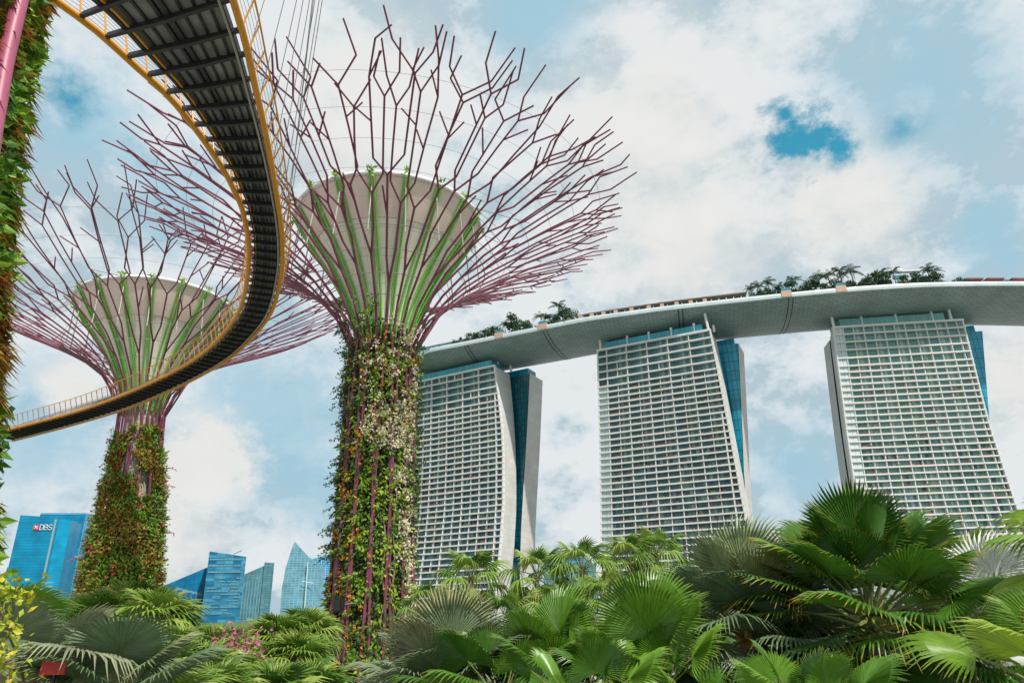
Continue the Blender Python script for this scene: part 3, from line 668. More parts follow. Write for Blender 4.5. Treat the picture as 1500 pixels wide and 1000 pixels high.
m.tube([at_d(x, y, 1346) for x, y in pp], .9, 4); m.build('curved_band', M['of7'], r)  # pale curved band low on the facade
r, fp = office('square topped blue tower with a patchwork of pale window bands', 1300, [(307, 807, 1.0), (361, 815, 1.0)], M['of5'])
a, b = fp[0], fp[1]; e2 = Vector((b.x-a.x, b.y-a.y)); wf = e2.length; e2.normalize(); nf = Vector((e2.y, -e2.x)); rg = random.Random(4)
for i in range(26):
    z = a.z-14-i*5.0
    if z < 4: break
    m = MB(); x = 2.0
    while x < wf-8:
        w = rg.choice((7, 11, 16, 22)) if i > 5 else wf*.62
        w = min(w, wf-4-x)
        if (rg.random() < .62 if i > 5 else i % 2 == 0):
            p = Vector((a.x, a.y))+e2*x+nf*.3; m.box((p.x, p.y, z), e2.to_3d()*w, nf.to_3d()*.5, (0, 0, 2.0))
        x += w+rg.choice((0, 2, 4))
    if m.f: m.build('window_band', M['of7'], r)
m = MB(); p = at_d(342, 811, 1310); m.tube([p, p+Vector((14, 0, 6))], .8, 4); m.build('roof_crane', M['of7'], r)
r, fp = office('grey green glass tower with slanted roof and a taller end bay', 1330, [(355, 842, 1.0), (387, 828, 1.0)], M['of6'])
a, b = fp[0], fp[1]; q = [at_d(387.5, 823, 1326), at_d(402, 824, 1326), at_d(402, 824, 1390), at_d(388, 823, 1390)]
m = MB(); m.prism([(p.x, p.y) for p in q], GZ, [p.z for p in q]); m.build('end_bay', M['of6'], r)
e2 = Vector((b.x-a.x, b.y-a.y)); wf = e2.length; e2.normalize(); nf = Vector((e2.y, -e2.x))
for i in range(7):
    p = Vector((a.x, a.y))+e2*(wf*(.08+.14*i))+nf*.3; m = MB(); z1 = a.z+(b.z-a.z)*(.08+.14*i)-14
    m.box((p.x, p.y, 0), e2.to_3d()*1.6, nf.to_3d()*.8, (0, 0, z1)); m.build('pilaster', M['of7'], r)
# the sail shaped tower
sail = [(411, 889), (413, 860), (418, 833), (425, 810), (431.5, 792.5), (441, 803), (452.5, 815.5), (452.5, 889)]
pts = [at_d(x, y, 1280) for x, y in sail]; bp_ = [at_d(x, y, 1340) for x, y in sail]
c = pts[5]; r = thing('office_tower', (c.x, c.y, GZ), 'pale blue sail shaped glass tower with a pointed top', 'office tower', 'office towers on the skyline')
m = MB(); k = len(pts)
pts[0].z = pts[-1].z = GZ; bp_[0].z = bp_[-1].z = GZ
m.poly(pts, [(p.x, p.z) for p in pts])
for i in range(k-1): m.quad(pts[i], pts[i+1], bp_[i+1], bp_[i], ((0, 0), (5, 0), (5, 60), (0, 60)))
m.build('wall', M['of7'], r)
q = [at_d(452.5, 815.5, 1279), at_d(463, 822, 1283), at_d(474, 830, 1300), at_d(476, 832, 1340), at_d(452.5, 815.5, 1340)]
m = MB(); m.prism([(p.x, p.y) for p in q], GZ, [p.z for p in q]); m.build('side_wing', M['of7'], r)
m = MB(); m.tube([at_d(446, 890, 1274), at_d(451, 822, 1274)], .9, 4); m.tube([at_d(443, 851, 1274), at_d(459, 854, 1274)], .6, 4); m.build('facade_mast', M['signwhite'], r)
r, fp = office('blue tower peeking out between the sail shaped tower and the flowering trunk', 1500, [(458, 818, 1.0), (500, 806, 1.0)], M['of3'])
# low glass hall seen in the gap between two hotel towers
q = [at_d(795, 815, 700), at_d(845, 809, 690), at_d(872, 826, 690), at_d(872, 826, 760), at_d(795, 815, 760)]
r = thing('glass_hall', (q[0].x, q[0].y, GZ), 'pale glass hall low in the gap between two hotel towers', 'building')
m = MB(); m.prism([(p.x, p.y) for p in q], GZ, [p.z for p in q]); m.build('wall', M['of7'], r)
m = MB(); m.box((q[0].x-1, q[0].y-1, q[0].z), Vector((q[1].x-q[0].x+2, q[1].y-q[0].y, 0)), (0, 30, 0), (0, 0, 1.6)); m.build('roof', M['rim'], r)

# ------------------------------------------------------------------ foliage materials
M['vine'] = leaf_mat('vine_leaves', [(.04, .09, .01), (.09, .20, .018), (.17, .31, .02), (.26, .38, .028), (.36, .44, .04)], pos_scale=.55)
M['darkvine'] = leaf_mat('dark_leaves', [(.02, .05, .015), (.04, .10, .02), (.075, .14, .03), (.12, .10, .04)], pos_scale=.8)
M['bromeliad'] = leaf_mat('bromeliad_leaves', [(.10, .22, .02), (.23, .36, .03), (.26, .08, .04), (.48, .20, .03), (.32, .34, .05), (.38, .44, .06)], pos_scale=.6)
M['fern'] = leaf_mat('fern_leaves', [(.05, .13, .015), (.11, .26, .025), (.21, .37, .035), (.32, .46, .05)], pos_scale=.5)
M['bronze'] = leaf_mat('bronze_leaves', [(.16, .05, .03), (.30, .10, .04), (.52, .22, .04), (.30, .30, .05), (.58, .38, .08)], pos_scale=.7)
M['lime'] = leaf_mat('lime_leaves', [(.22, .30, .02), (.36, .44, .03), (.50, .50, .04), (.55, .42, .03)])
M['redflower'] = leaf_mat('red_flowers', [(.42, .04, .03), (.55, .10, .03), (.50, .05, .10), (.60, .2, .03)], trans=.2)
M['orangeflower'] = leaf_mat('orange_flowers', [(.60, .17, .01), (.70, .27, .015), (.66, .33, .03)], trans=.2)
M['whiteflower'] = leaf_mat('cream_flowers', [(.74, .68, .46), (.84, .79, .62), (.80, .70, .42), (.88, .84, .72)], trans=.2)
M['pinkflower'] = leaf_mat('pink_flowers', [(.62, .10, .26), (.70, .16, .36), (.66, .22, .36)], trans=.25)
M['panel'] = mat('shaded_planting_panel', (.035, .05, .018), .95, var=1, scale=1.5, c2=(.06, .045, .03))  # dark tone paints in the shade of the gaps between leaves
M['fibre'] = mat('palm_trunk', (.20, .14, .09), .9, var=.9, scale=6, c2=(.10, .075, .05), bump=.5, bscale=30)
M['petiole_orange'] = mat('leaf_bases_orange', (.42, .17, .03), .6, var=.6, scale=6, c2=(.28, .15, .04))
M['twig'] = mat('vine_stem', (.30, .22, .16), .8, var=.5, scale=5, c2=(.16, .10, .08))
M['lampblack'] = mat('lamp_housing', (.015, .015, .016), .5, var=.3)
M['lampglass'] = mat('lamp_lens', (.02, .02, .022), .35)

def clump(m, p, nrm, rg, n, L, w, spread=.8, droop=.35):
    """rosette of strap leaves, each bent outward and down"""
    nrm = Vector(nrm).normalized(); up = Vector((0, 0, 1))
    for i in range(n):
        d = (nrm+rvec(rg)*spread+up*.25).normalized(); t = d.cross(up)
        if t.length < 1e-4: continue
        t.normalize(); l = L*rg.uniform(.65, 1.2); k = len(m.v)
        q1 = p+d*l*.45+up*l*.05; q2 = p+d*l*.9-up*(l*droop)
        for q, ww in ((p, w*.4), (q1, w)): m.v += [tuple(q-t*ww*.5), tuple(q+t*ww*.5)]
        m.v.append(tuple(q2)); m.face((k, k+1, k+3, k+2)); m.face((k+2, k+3, k+4))
def flower(m, p, rg, s, n=5):
    d = rvec(rg); a = d.orthogonal().normalized(); b = d.cross(a)
    k = len(m.v); m.v.append(tuple(p+d*s*.15))
    for i in range(n*2):
        an = math.pi*i/n; r = s*(.5 if i % 2 == 0 else .27); m.v.append(tuple(p+a*r*math.cos(an)+b*r*math.sin(an)+d*s*(.1 if i % 2 == 0 else 0)))
    for i in range(n*2): m.face((k, k+1+i, k+1+(i+1) % (n*2)))

# ------------------------------------------------------------------ supertrees: steel trunks with planted skins, funnels and branching crowns
class Prof:
    def __init__(s, pts):
        s.p = pts; s.l = [0.]
        for a, b in zip(pts, pts[1:]): s.l.append(s.l[-1]+math.hypot(b[0]-a[0], b[1]-a[1]))
    def at(s, u):
        x = u*s.l[-1]
        for i in range(len(s.p)-1):
            if x <= s.l[i+1] or i == len(s.p)-2:
                t = (x-s.l[i])/(s.l[i+1]-s.l[i]); a, b = s.p[i], s.p[i+1]; return a[0]+(b[0]-a[0])*t, a[1]+(b[1]-a[1])*t
def smooth_prof(pts, n=40):
    out = []
    P = [Vector(p) for p in pts]; P = [P[0]*2-P[1]]+P+[P[-1]*2-P[-2]]
    for i in range(1, len(P)-2):
        for j in range(6):
            t = j/6; out.append(.5*((2*P[i])+(P[i+1]-P[i-1])*t+(2*P[i-1]-5*P[i]+4*P[i+1]-P[i+2])*t*t+(3*P[i]-P[i-1]-3*P[i+1]+P[i+2])*t**3))
    out.append(P[-2]); return [(p.x, p.y) for p in out]

def supertree(label, c, skin, core, funnel, branch, N, seed, pipe_r=.12, twist=.5, ribs=18, foot=GZ, rings=True, rot=0., plant=None):
    rg = random.Random(seed)
    root = thing('supertree', (c[0], c[1], GZ), label, 'supertree', 'steel supertrees of the garden')
    def S(th, r, z): return Vector((c[0]+r*math.cos(th), c[1]+r*math.sin(th), z))
    m = MB(); m.lathe(core, c, 36); m.build('core', M['concrete'], root, smooth=True)
    if plant:
        m = MB(); m.lathe([(r-.32, z) for r, z in skin if z <= plant[1]+.6], c, 36); m.build('shaded_planting_panel', M['panel'], root, smooth=True)
    zn = branch[0][1] if branch else skin[-1][1]
    if funnel:
        fp = smooth_prof(funnel); zt_ = fp[-1][1]
        k = max(i for i, p in enumerate(fp) if p[1] < zt_-(zt_-fp[0][1])*.22)
        m = MB(); m.lathe(fp[:k+1], c, 72); o = m.build('funnel', M['concrete_pale'], root, smooth=True)
        m = MB(); m.lathe([(r+.04, z) for r, z in fp[k:]], c, 72); m.lathe([(fp[-1][0]+.03, zt_), (fp[-1][0]-.5, zt_-.3), (2.0, zt_-3.0)], c, 72); m.build('funnel_collar', M['funnel_top'], root, smooth=True)
        m = MB(); m.tube([S(6.2832*i/72, fp[-1][0]+.05, zt_+.12) for i in range(72)], .2, 8, closed=True); m.build('rim', M['rim'], root, smooth=True)
        for i in range(0, len(fp), 4):
            pass
        for i in range(ribs):
            th = 6.2832*(i+.5)/ribs+rot; m = MB()
            for da in (-1, 1):
                m.tube([S(th+da*(.17/max(r, .6)), r+.16, z) for r, z in fp]+[S(th+da*.02, fp[-1][0]+.16, zt_+.25)], .085, 6)
            m.build('green_rib', M['green'], root, smooth=True)
            m = MB(); p = S(th, fp[-1][0]+.2, zt_+.15)
            for q in range(16): m.leaf(p+rvec(rg)*.22, rvec(rg)+Vector((0, 0, .6)), rvec(rg), .5, .2)
            m.build('rib_tip_plant', M['fern'], root)
        for i in range(ribs*2):     # thin stays from the rim to the branches
            pass
    if branch:
        B = Prof(smooth_prof(branch)); D_ = 6.2832/N
        def Sb(th, u):
            r, z = B.at(min(u, 1.0)); 
            if u > 1: r2, z2 = B.at(.97); r, z = r+(r-r2)*(u-1)/.03, z+(z-z2)*(u-1)/.03
            return S(th, r, z)
        def seg(m, a, b, r0, r1):
            n = max(1, int(abs(b[1]-a[1])/.09)); 
            m.tube([Sb(a[0]+(b[0]-a[0])*t/n, a[1]+(b[1]-a[1])*t/n) for t in range(n+1)], [r0+(r1-r0)*t/n for t in range(n+1)], 6)
        J = lambda s: rg.uniform(-1, 1)*s
        for i in range(N):
            th0 = D_*i+rot+J(.02); m = MB()
            tw = twist*(1 if i % 2 else -1)*D_*2
            pts = []
            for t in range(15):
                z = foot+(zn-foot)*t/14; pts.append(S(th0+tw*(1-t/14), lerp([(zz, rr) for rr, zz in skin], z)+.06+(.14 if c[1] < 55 else -.06)*min(1, max(0, (zn-1-z)/3)), z))
            m.tube(pts, pipe_r, 7)
            u1 = .20+J(.04)+(i % 2)*.05
            seg(m, (th0, 0), (th0, u1), pipe_r*1.0, pipe_r*.9)
            kids = [(th0, u1, -1), (th0, u1, 1)]
            for (a, u, sg) in kids:
                b1 = (a+sg*D_*.26+J(.012), u+.10+J(.02)); seg(m, (a, u), b1, pipe_r*.85, pipe_r*.8)
                b2 = (b1[0]+J(.02), .47+J(.06)); seg(m, b1, b2, pipe_r*.8, pipe_r*.75)
                if rg.random() < .55: seg(m, (b1[0]+(b2[0]-b1[0])*.5, (b1[1]+b2[1])/2), (b1[0]+sg*D_*.18, (b1[1]+b2[1])/2+.10), pipe_r*.65, pipe_r*.6)   # stub
                for s2 in (-1, 1):
                    c1 = (b2[0]+s2*D_*.30+J(.02), b2[1]+.065+J(.02)); seg(m, b2, c1, pipe_r*.7, pipe_r*.68)
                    c2 = (c1[0]-s2*D_*.07+J(.03), .77+J(.055)); seg(m, c1, c2, pipe_r*.68, pipe_r*.62)
                    if rg.random() < .6: w = rg.uniform(.3, .7); o_ = (c1[0]+(c2[0]-c1[0])*w, c1[1]+(c2[1]-c1[1])*w); seg(m, o_, (o_[0]+rg.choice((-1, 1))*D_*rg.uniform(.2, .36), o_[1]+rg.uniform(.04, .08)), pipe_r*.58, pipe_r*.52)
                    q = rg.random()
                    if q < .85:
                        for s3 in (-1, 1):
                            e = (c2[0]+s3*D_*rg.uniform(.16, .36), c2[1]+rg.uniform(.045, .085)); seg(m, c2, e, pipe_r*.6, pipe_r*.58)
                            if rg.random() < .72: seg(m, e, (e[0]+s3*D_*rg.uniform(-.16, .12), min(.985, e[1]+rg.uniform(.05, .11))), pipe_r*.58, pipe_r*.52)
                    else:
                        e = (c2[0]+s2*D_*.12*rg.choice((-1, 1)), c2[1]+.10); seg(m, c2, e, pipe_r*.6, pipe_r*.58)
                        seg(m, e, (e[0]+J(.05), .955+J(.025)), pipe_r*.58, pipe_r*.52)
                        if rg.random() < .6: seg(m, c2, (c2[0]-s2*D_*.2, c2[1]+.07), pipe_r*.55, pipe_r*.5)
            m.build('branch', M['steel'], root)
        for u in (.05, .13, .2, .28, .36, .45, .54, .63, .72, .82):
            m = MB(); m.tube([Sb(6.2832*i/96, u) for i in range(96)], .034 if u < .4 else .014, 4, closed=True); m.build('cable_ring', M['cable'], root)
        if funnel:
            for i in range(36):
                th = 6.2832*i/36+rot; rr, zz = fp[-1]
                m = MB(); m.tube([S(th, rr+.1, zz+.1), Sb(th+J(.12), .50+J(.1))], .022, 4); m.build('stay_cable', M['darkcable'], root)
            for i in range(18):
                th = 6.2832*(i+.5)/18+rot; rr, zz = fp[-3]
                m = MB(); m.tube([S(th, rr+.15, zz), Sb(th, .34)], .05, 5); m.build('spacer_bar', M['cable'], root)
    return root, S
M['concrete_pale'] = uv_mat('funnel_concrete', (.88, .85, .75), (.83, .80, .70), 'grid', 24/36, 1.7, .03, .8, .3, (.66, .63, .54), var=.25)

def camdir(c): return math.atan2(-c[1], -c[0])      # bearing from the tree to the viewer
# ---- the big one in the middle
C1 = (-9.5, 47.0)
skin1 = [(3.3, GZ), (2.85, 0), (2.52, 3), (2.36, 8), (2.32, 14), (2.32, 18), (2.38, 20), (2.5, 21)]
t1, S1 = supertree('tall purple steel supertree with white and orange flowers up its trunk', C1, skin1,
    [(1.75, GZ), (1.75, 19), (1.8, 21.2)], [(1.75, 19.6), (2.15, 21.6), (2.95, 23.6), (4.2, 25.8), (5.75, 28.1), (7.05, 30.2)],
    [(2.5, 20), (3.1, 21.5), (4.1, 23), (5.4, 24.4), (7.7, 26.1), (11.0, 28.0), (15.2, 29.9), (20.4, 31.9)], 28, 11, .10, plant=(0, 20.5))
rg = random.Random(21); f = camdir(C1)
def skin_r(skin, z): return lerp([(zz, rr) for rr, zz in skin], z)
m = MB(); md = MB()
for i in range(2800):
    z = -4.4+27*rg.random()**.95; th = f+rg.gauss(0, 1.15) if rg.random() < .85 else rg.uniform(0, 6.283)
    side = -math.sin(th-f)          # viewer's left is positive
    if z > 16.5 and rg.random() < (z-16.5)/(4.6+2.6*(side > .1)): continue
    if z > 20.2 and side < -.1: continue
    n = Vector((math.cos(th), math.sin(th), .15)); big_ = rg.random()**2
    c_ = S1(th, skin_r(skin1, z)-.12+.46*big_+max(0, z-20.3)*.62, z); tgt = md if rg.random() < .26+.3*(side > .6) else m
    for q in range(rg.randint(5, 10)):
        L = rg.uniform(.22, .46); p = c_+rvec(rg)*rg.uniform(0, .34)
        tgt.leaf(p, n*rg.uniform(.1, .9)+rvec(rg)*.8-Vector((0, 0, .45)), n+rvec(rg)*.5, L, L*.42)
for i in range(240):        # trailing shoots
    z = rg.uniform(5, 21.5); th = f+rg.choice((1, -1, -1))*rg.uniform(.9, 1.75); p = S1(th, skin_r(skin1, z), z); d = (Vector((math.cos(th), math.sin(th), rg.uniform(-.2, .4)))+rvec(rg)*.35)
    path_ = [p-d*.3, p]
    for q in range(rg.randint(3, 8)):
        p = p+d*.12-Vector((0, 0, .018*q)); path_.append(p)
        for w_ in range(2): md.leaf(p, rvec(rg)+d*.3, rvec(rg), .22, .11)
    md.tube(path_, .014, 3, cap=False)
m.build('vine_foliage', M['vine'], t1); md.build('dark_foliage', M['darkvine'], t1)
mw = MB(); mo = MB()
for i in range(260):        # cream flower clusters: thick on the right flank, scattered above
    if rg.random() < .60: z = rg.uniform(-3, 13.5); th = f+.95-.02*z+rg.gauss(0, .15)
    else: z = rg.uniform(12, 22); th = f+rg.uniform(-.6, 1.1)
    if rg.random() < .2: z = rg.uniform(12, 15.5); th = f+rg.uniform(-.3, .9)
    r = skin_r(skin1, z)+.3
    p = S1(th, r, z)
    for q in range(rg.randint(10, 24)): flower(mw, p+rvec(rg)*rg.uniform(.05, .45), rg, rg.uniform(.13, .23))
for i in range(150):
    z = -4+24.5*rg.random(); th = f+(rg.gauss(-.75, .35) if z < 13 else rg.uniform(-1.2, 1.3)); p = S1(th, skin_r(skin1, z)+.32, z)
    for q in range(rg.randint(2, 7)): flower(mo, p+rvec(rg)*rg.uniform(.03, .3), rg, rg.uniform(.16, .28))
tag(mw.build('cream_flowers', M['whiteflower'], t1), kind='stuff'); tag(mo.build('orange_flowers', M['orangeflower'], t1), kind='stuff')
for th, z0, z1, w in ((f+.25, GZ, 7.5, .5), (f+.5, GZ, 11, .4), (f-1.1, GZ, 8, .3)):     # woody climbing stems
    m = MB(); m.tube([S1(th+.05*math.sin(k*1.7), skin_r(skin1, z0+(z1-z0)*k/14)+.16, z0+(z1-z0)*k/14) for k in range(15)], .05, 5); m.build('climbing_stem', M['twig'], t1)
p = at_d(495, 886, 44.3); m = MB(); ax = Vector((-.35, -.2, 0)); m.box(p+Vector((-.28, 0, -.38)), (.5, -.1, .05), (.1, .45, 0), (.0, 0, .75)); sp = m.build('spotlight', M['lampblack'], t1)
m = MB(); m.box(p+Vector((-.22, -.03, -.32)), (.38, -.08, .04), (0, -.03, 0), (0, 0, .62)); m.build('lens', M['lampglass'], sp)
m = MB(); m.tube([p+Vector((.1, .3, 0)), p+Vector((.9, .7, .1))], .06, 6); m.build('bracket', M['lampblack'], sp)

# ---- the leafy one further left
C2 = (-37.56, 64.9)
skin2 = [(3.9, GZ), (3.6, 0), (3.35, 2.5), (3.15, 6), (2.75, 10), (2.4, 14), (2.05, 18), (1.95, 20.2), (2.1, 21.5)]
t2, S2 = supertree('steel supertree further back on the left, bare neck above a leafy red flecked trunk', C2, skin2,
    [(2.8, GZ), (2.6, 0), (2.3, 6), (1.75, 12), (1.5, 18), (1.45, 21)], [(1.45, 20.4), (1.9, 22.4), (2.8, 24.6), (4.2, 27.2), (6.0, 29.8), (7.3, 31.9)],
    [(2.05, 20.5), (2.5, 22.0), (3.4, 23.8), (5.0, 25.6), (7.8, 27.4), (11.8, 29.5), (16.8, 32.0), (22.0, 35.2)], 28, 17, .092, plant=None, rot=.08, twist=.75)
f = camdir(C2); rg = random.Random(5)
ORIGIN[t2.name] = t2.location.copy(); t2.location.x += 2.2; t2.rotation_euler.y = -math.atan(1.9/37)
m = MB(); m.lathe([(r-.35, z) for r, z in skin2 if z < 10.6], C2, 36); m.build('shaded_planting_panel', M['panel'], t2, smooth=True)
m = MB(); mb_ = MB(); mr_ = MB()
def patch(th, z): return math.sin(th*3.1+z*.55)+math.sin(th*5.3-z*.9+1.0)*.7+math.sin(z*1.3+th)*.5
for i in range(4200):
    z = -1.5+20.3*rg.random()**1.1; th = f+rg.gauss(0, 1.1)
    if z > 11 and patch(th, z) < -1.0+(z-11)*.10: continue
    p = S2(th, skin_r(skin2, z)-.25+rg.uniform(0, .25), z); n = Vector((math.cos(th), math.sin(th), .3))
    left = -math.sin(th-f)
    v = math.sin(th*2.3+z*.8)+rg.uniform(-.7, .7)
    tgt = mr_ if (v > .8 and rg.random() < .4) else (mb_ if v < -.35+(.3 if left > .4 else 0) else m)
    if rg.random() < .45:
        for q in range(9):
            pq = p+n*rg.uniform(0, .3)+rvec(rg)*.35; tgt.leaf(pq, n*.6+rvec(rg)*.9, n+rvec(rg)*.5, rg.uniform(.25, .5), .16)
    else: clump(tgt, p+n*.12*rg.random(), n+Vector((0, 0, .5)), rg, rg.randint(8, 12), rg.uniform(.4, .85), .12, .9, .1)
m.build('fern_foliage', M['fern'], t2); mb_.build('bromeliad_foliage', M['bromeliad'], t2); mr_.build('red_foliage', M['redflower'], t2)
for th, z in ((f+1.5, 13.5), (f+1.6, 9.2), (f+1.5, 15.2), (f-1.6, 7.0)):
    m = MB(); p = S2(th, skin_r(skin2, z), z); d = Vector((math.cos(th), math.sin(th), .2))
    m.tube([p, p+d*.7, p+d*1.2-Vector((0, 0, .25))], .03, 4)
    for q in range(8): m.leaf(p+d*(.4+.1*q)-Vector((0, 0, .03*q)), rvec(rg), rvec(rg), .35, .13)
    m.build('flower_spike', M['redflower'], t2)
for th, z in ((f-1.25, 18.2), (f+1.0, 18.6), (f-.3, 18.9)):
    m = MB(); p = S2(th, 1.7, z); m.tube([p, p+Vector((math.cos(th)*.6, math.sin(th)*.6, -.1))], .12, 8); m.build('lamp', M['lampblack'], t2)

# ---- the near one whose planted flank fills the left edge
C3 = (-10.18, 6.36)
skin3 = [(5.2, GZ), (4.95, 0), (4.75, 1.6), (4.36, 3.1), (4.06, 5), (3.9, 6), (3.62, 8), (3.5, 9.2), (3.45, 10.4), (3.26, 12), (3.05, 14.5), (2.9, 19)]
t3 = thing('supertree', (C3[0], C3[1], GZ), 'planted supertree flank filling the left edge, pale pink pipe over bronze and green leaves', 'supertree', 'steel supertrees of the garden')
def S3(th, r, z): return Vector((C3[0]+r*math.cos(th), C3[1]+r*math.sin(th), z))
m = MB(); m.lathe([(r-1.2, z) for r, z in skin3], C3, 40); m.build('core', M['concrete'], t3, smooth=True)
m = MB(); m.lathe([(r-.32, z) for r, z in skin3], C3, 40); m.build('shaded_planting_panel', M['panel'], t3, smooth=True)
f = camdir(C3); rg = random.Random(8)
mg = MB(); mz = MB(); mo = MB(); ml = MB()
for i in range(5200):
    z = rg.uniform(-2.5, 15.5); th = f+rg.uniform(-.35, 2.1); n = Vector((math.cos(th), math.sin(th), .2))
    p = S3(th, skin_r(skin3, z)-.30+rg.uniform(0, .18), z); v = math.sin(th*4+z*1.1)+math.sin(z*1.9-th*3)+rg.uniform(-.9, .9)
    if rg.random() < (.8 if z < 2.6 else .13):
        for q in range(4): ml.leaf(p+rvec(rg)*.1, n*.6+rvec(rg)*.8, n+rvec(rg)*.5, rg.uniform(.09, .17), .085)
    elif v > .7: clump(mz, p, n, rg, rg.randint(7, 11), rg.uniform(.26, .46), .065, .8)
    elif v > -.6:
        for q in range(8): mg.leaf(p+rvec(rg)*.12, n*.5+rvec(rg)*.9-Vector((0, 0, .2)), n+rvec(rg)*.5, rg.uniform(.15, .30), .12)
    elif v > -1.2: clump(mg, p, n, rg, rg.randint(8, 12), rg.uniform(.2, .36), .04, .9)
    else: clump(mo, p, n, rg, rg.randint(6, 10), rg.uniform(.25, .42), .07, .7)
mg.build('green_foliage', M['fern'], t3); mz.build('bronze_foliage', M['bronze'], t3); mo.build('bromeliad_foliage', M['bromeliad'], t3); ml.build('lime_foliage', M['lime'], t3)
def ang(p): return math.atan2(p.y-C3[1], p.x-C3[0])
a0 = ang(at_d(2, 360, 10)); a1 = ang(at_d(38, 60, 10))
for (ta, za, tb, zb, r, nm) in ((a0-.20, 0.0, a1-.06, 13.0, .10, 'pipe'), (a0-.75, 3.0, a1-.02, 13.2, .075, 'pipe')):
    m = MB(); m.tube([S3(ta+(tb-ta)*k/12, skin_r(skin3, za+(zb-za)*k/12)+.03, za+(zb-za)*k/12) for k in range(13)], r, 14); m.build(nm, M['pink'], t3, smooth=True)

# ------------------------------------------------------------------ the aerial walkway
WZ = 20.0; KW = (WZ-1.7)/14.3
LP = [(80, 0), (136, 41), (170, 71), (207, 105), (234.5, 129), (260, 156), (282, 183.5), (301, 209), (318, 234.5), (331, 255), (343, 279), (353.5, 302.5), (358.3, 322), (362.7, 344), (364.3, 366), (363.8, 388), (361.6, 410), (357.7, 432), (351.7, 452), (341.8, 469.5), (324.2, 491.5), (302, 513), (272, 534), (224, 559), (160, 586), (100, 606), (24, 626)]
RP = [(341.6, 0), (355, 44), (365.4, 85), (372, 122), (380, 153), (387.5, 188), (396, 231), (404.5, 282), (410.5, 322), (413.6, 355), (413.4, 388), (410, 413), (405, 436), (396.9, 458.5), (383.6, 478.3), (363.8, 500.3), (340, 522), (296, 549), (240, 576), (180, 600), (100, 624), (16, 646)]
def path(lst, head):
    P = [at_z(x, y, WZ) for x, y in lst]; P = [Vector((p.x, p.y)) for p in P]
    d = (P[0]-P[1]).normalized(); P = [P[0]+d*7+head, P[0]+d*3]+P
    d = (P[-1]-P[-2]).normalized(); P = P+[P[-1]+d*6]
    q = catmull(P, .25); l = [0.]
    for a, b in zip(q, q[1:]): l.append(l[-1]+(b-a).length)
    return q, l
LQ, LL = path(LP, Vector((-1.5, 0))); RQ, RL2 = path(RP, Vector((.2, 0)))
def even(q, l, n):
    out = []; j = 0
    for i in range(n+1):
        x = l[-1]*i/n
        while j < len(l)-2 and l[j+1] < x: j += 1
        t = (x-l[j])/(l[j+1]-l[j]); out.append(q[j].lerp(q[j+1], t))
    return out
NS = 132
# pair the sides by marching along the left edge and taking the nearest point on the right
Ls = even(LQ, LL, NS*2); Rfine = even(RQ, RL2, 1600)
Ls2 = []; Rs2 = []; last = 0
for i, p in enumerate(Ls):
    tg = (Ls[min(i+1, len(Ls)-1)]-Ls[max(i-1, 0)]).normalized()
    lo = max(0, last-5); best = min(range(lo, min(len(Rfine), lo+90)), key=lambda k: (Rfine[k]-p).length_squared+8*((Rfine[k]-p).dot(tg))**2)
    last = max(last, best); Ls2.append(p); Rs2.append(Rfine[last])
for it in range(10): Rs2 = [Rs2[0]]+[(a+b*2+c)/4 for a, b, c in zip(Rs2, Rs2[1:], Rs2[2:])]+[Rs2[-1]]
ctr = [(a+b)/2 for a, b in zip(Ls2, Rs2)]
walk = thing('aerial_walkway', (ctr[80].x, ctr[80].y, 0), 'curving yellow railed aerial walkway seen from below, hung between the supertrees', 'walkway')
V3 = lambda p, z: Vector((p.x, p.y, z))
def across(i, t): return Ls2[i].lerp(Rs2[i], t)
def strip(name, mt, t0, t1, z0, z1, step=1):
    m = MB(); ii = list(range(0, len(Ls2), step))
    for i in ii:
        for t, z in ((t0, z0), (t1, z0), (t1, z1), (t0, z1)): m.v.append(tuple(V3(across(i, t), z)))
    for k in range(len(ii)-1):
        for j in range(4):
            j2 = (j+1) % 4; m.face((4*k+j, 4*k+j2, 4*k+4+j2, 4*k+4+j))
    m.face((0, 1, 2, 3)); e = 4*(len(ii)-1); m.face((e, e+3, e+2, e+1)); return m.build(name, mt, walk)
strip('deck', M['deck'], .17, .89, WZ+.22, WZ+.36)
for t in (.155, .885): strip('edge_beam', M['blacksteel'], t, t+.03, WZ+.06, WZ+.34)
for t in (.44, .50): strip('stringer', M['blacksteel'], t, t+.025, WZ+.09, WZ+.22)
for t in (.24, .33, .60, .70, .80): strip('purlin', M['blacksteel'], t, t+.02, WZ+.15, WZ+.22)
strip('kick_rail', M['yellow'], .20, .215, WZ+.04, WZ+.10)
m = MB(); m.tube([V3(across(i, .93-.06*min(1, i/90)), WZ-.10) for i in range(0, len(Ls2), 2)], .045, 6); m.build('conduit', M['cable'], walk)
for side, nm in ((0., 'L'), (1., 'R')):
    m = MB(); m.tube([V3(across(i, side), WZ) for i in range(0, len(Ls2), 2)], .125, 10); m.build('rail_pipe', M['yellow'], walk, smooth=True)
i = 3; beams = []
while i < len(Ls2)-1:
    beams.append(i); d = 0; j = i
    while j < len(Ls2)-1 and d < .92: d += (ctr[j+1]-ctr[j]).length; j += 1
    i = j
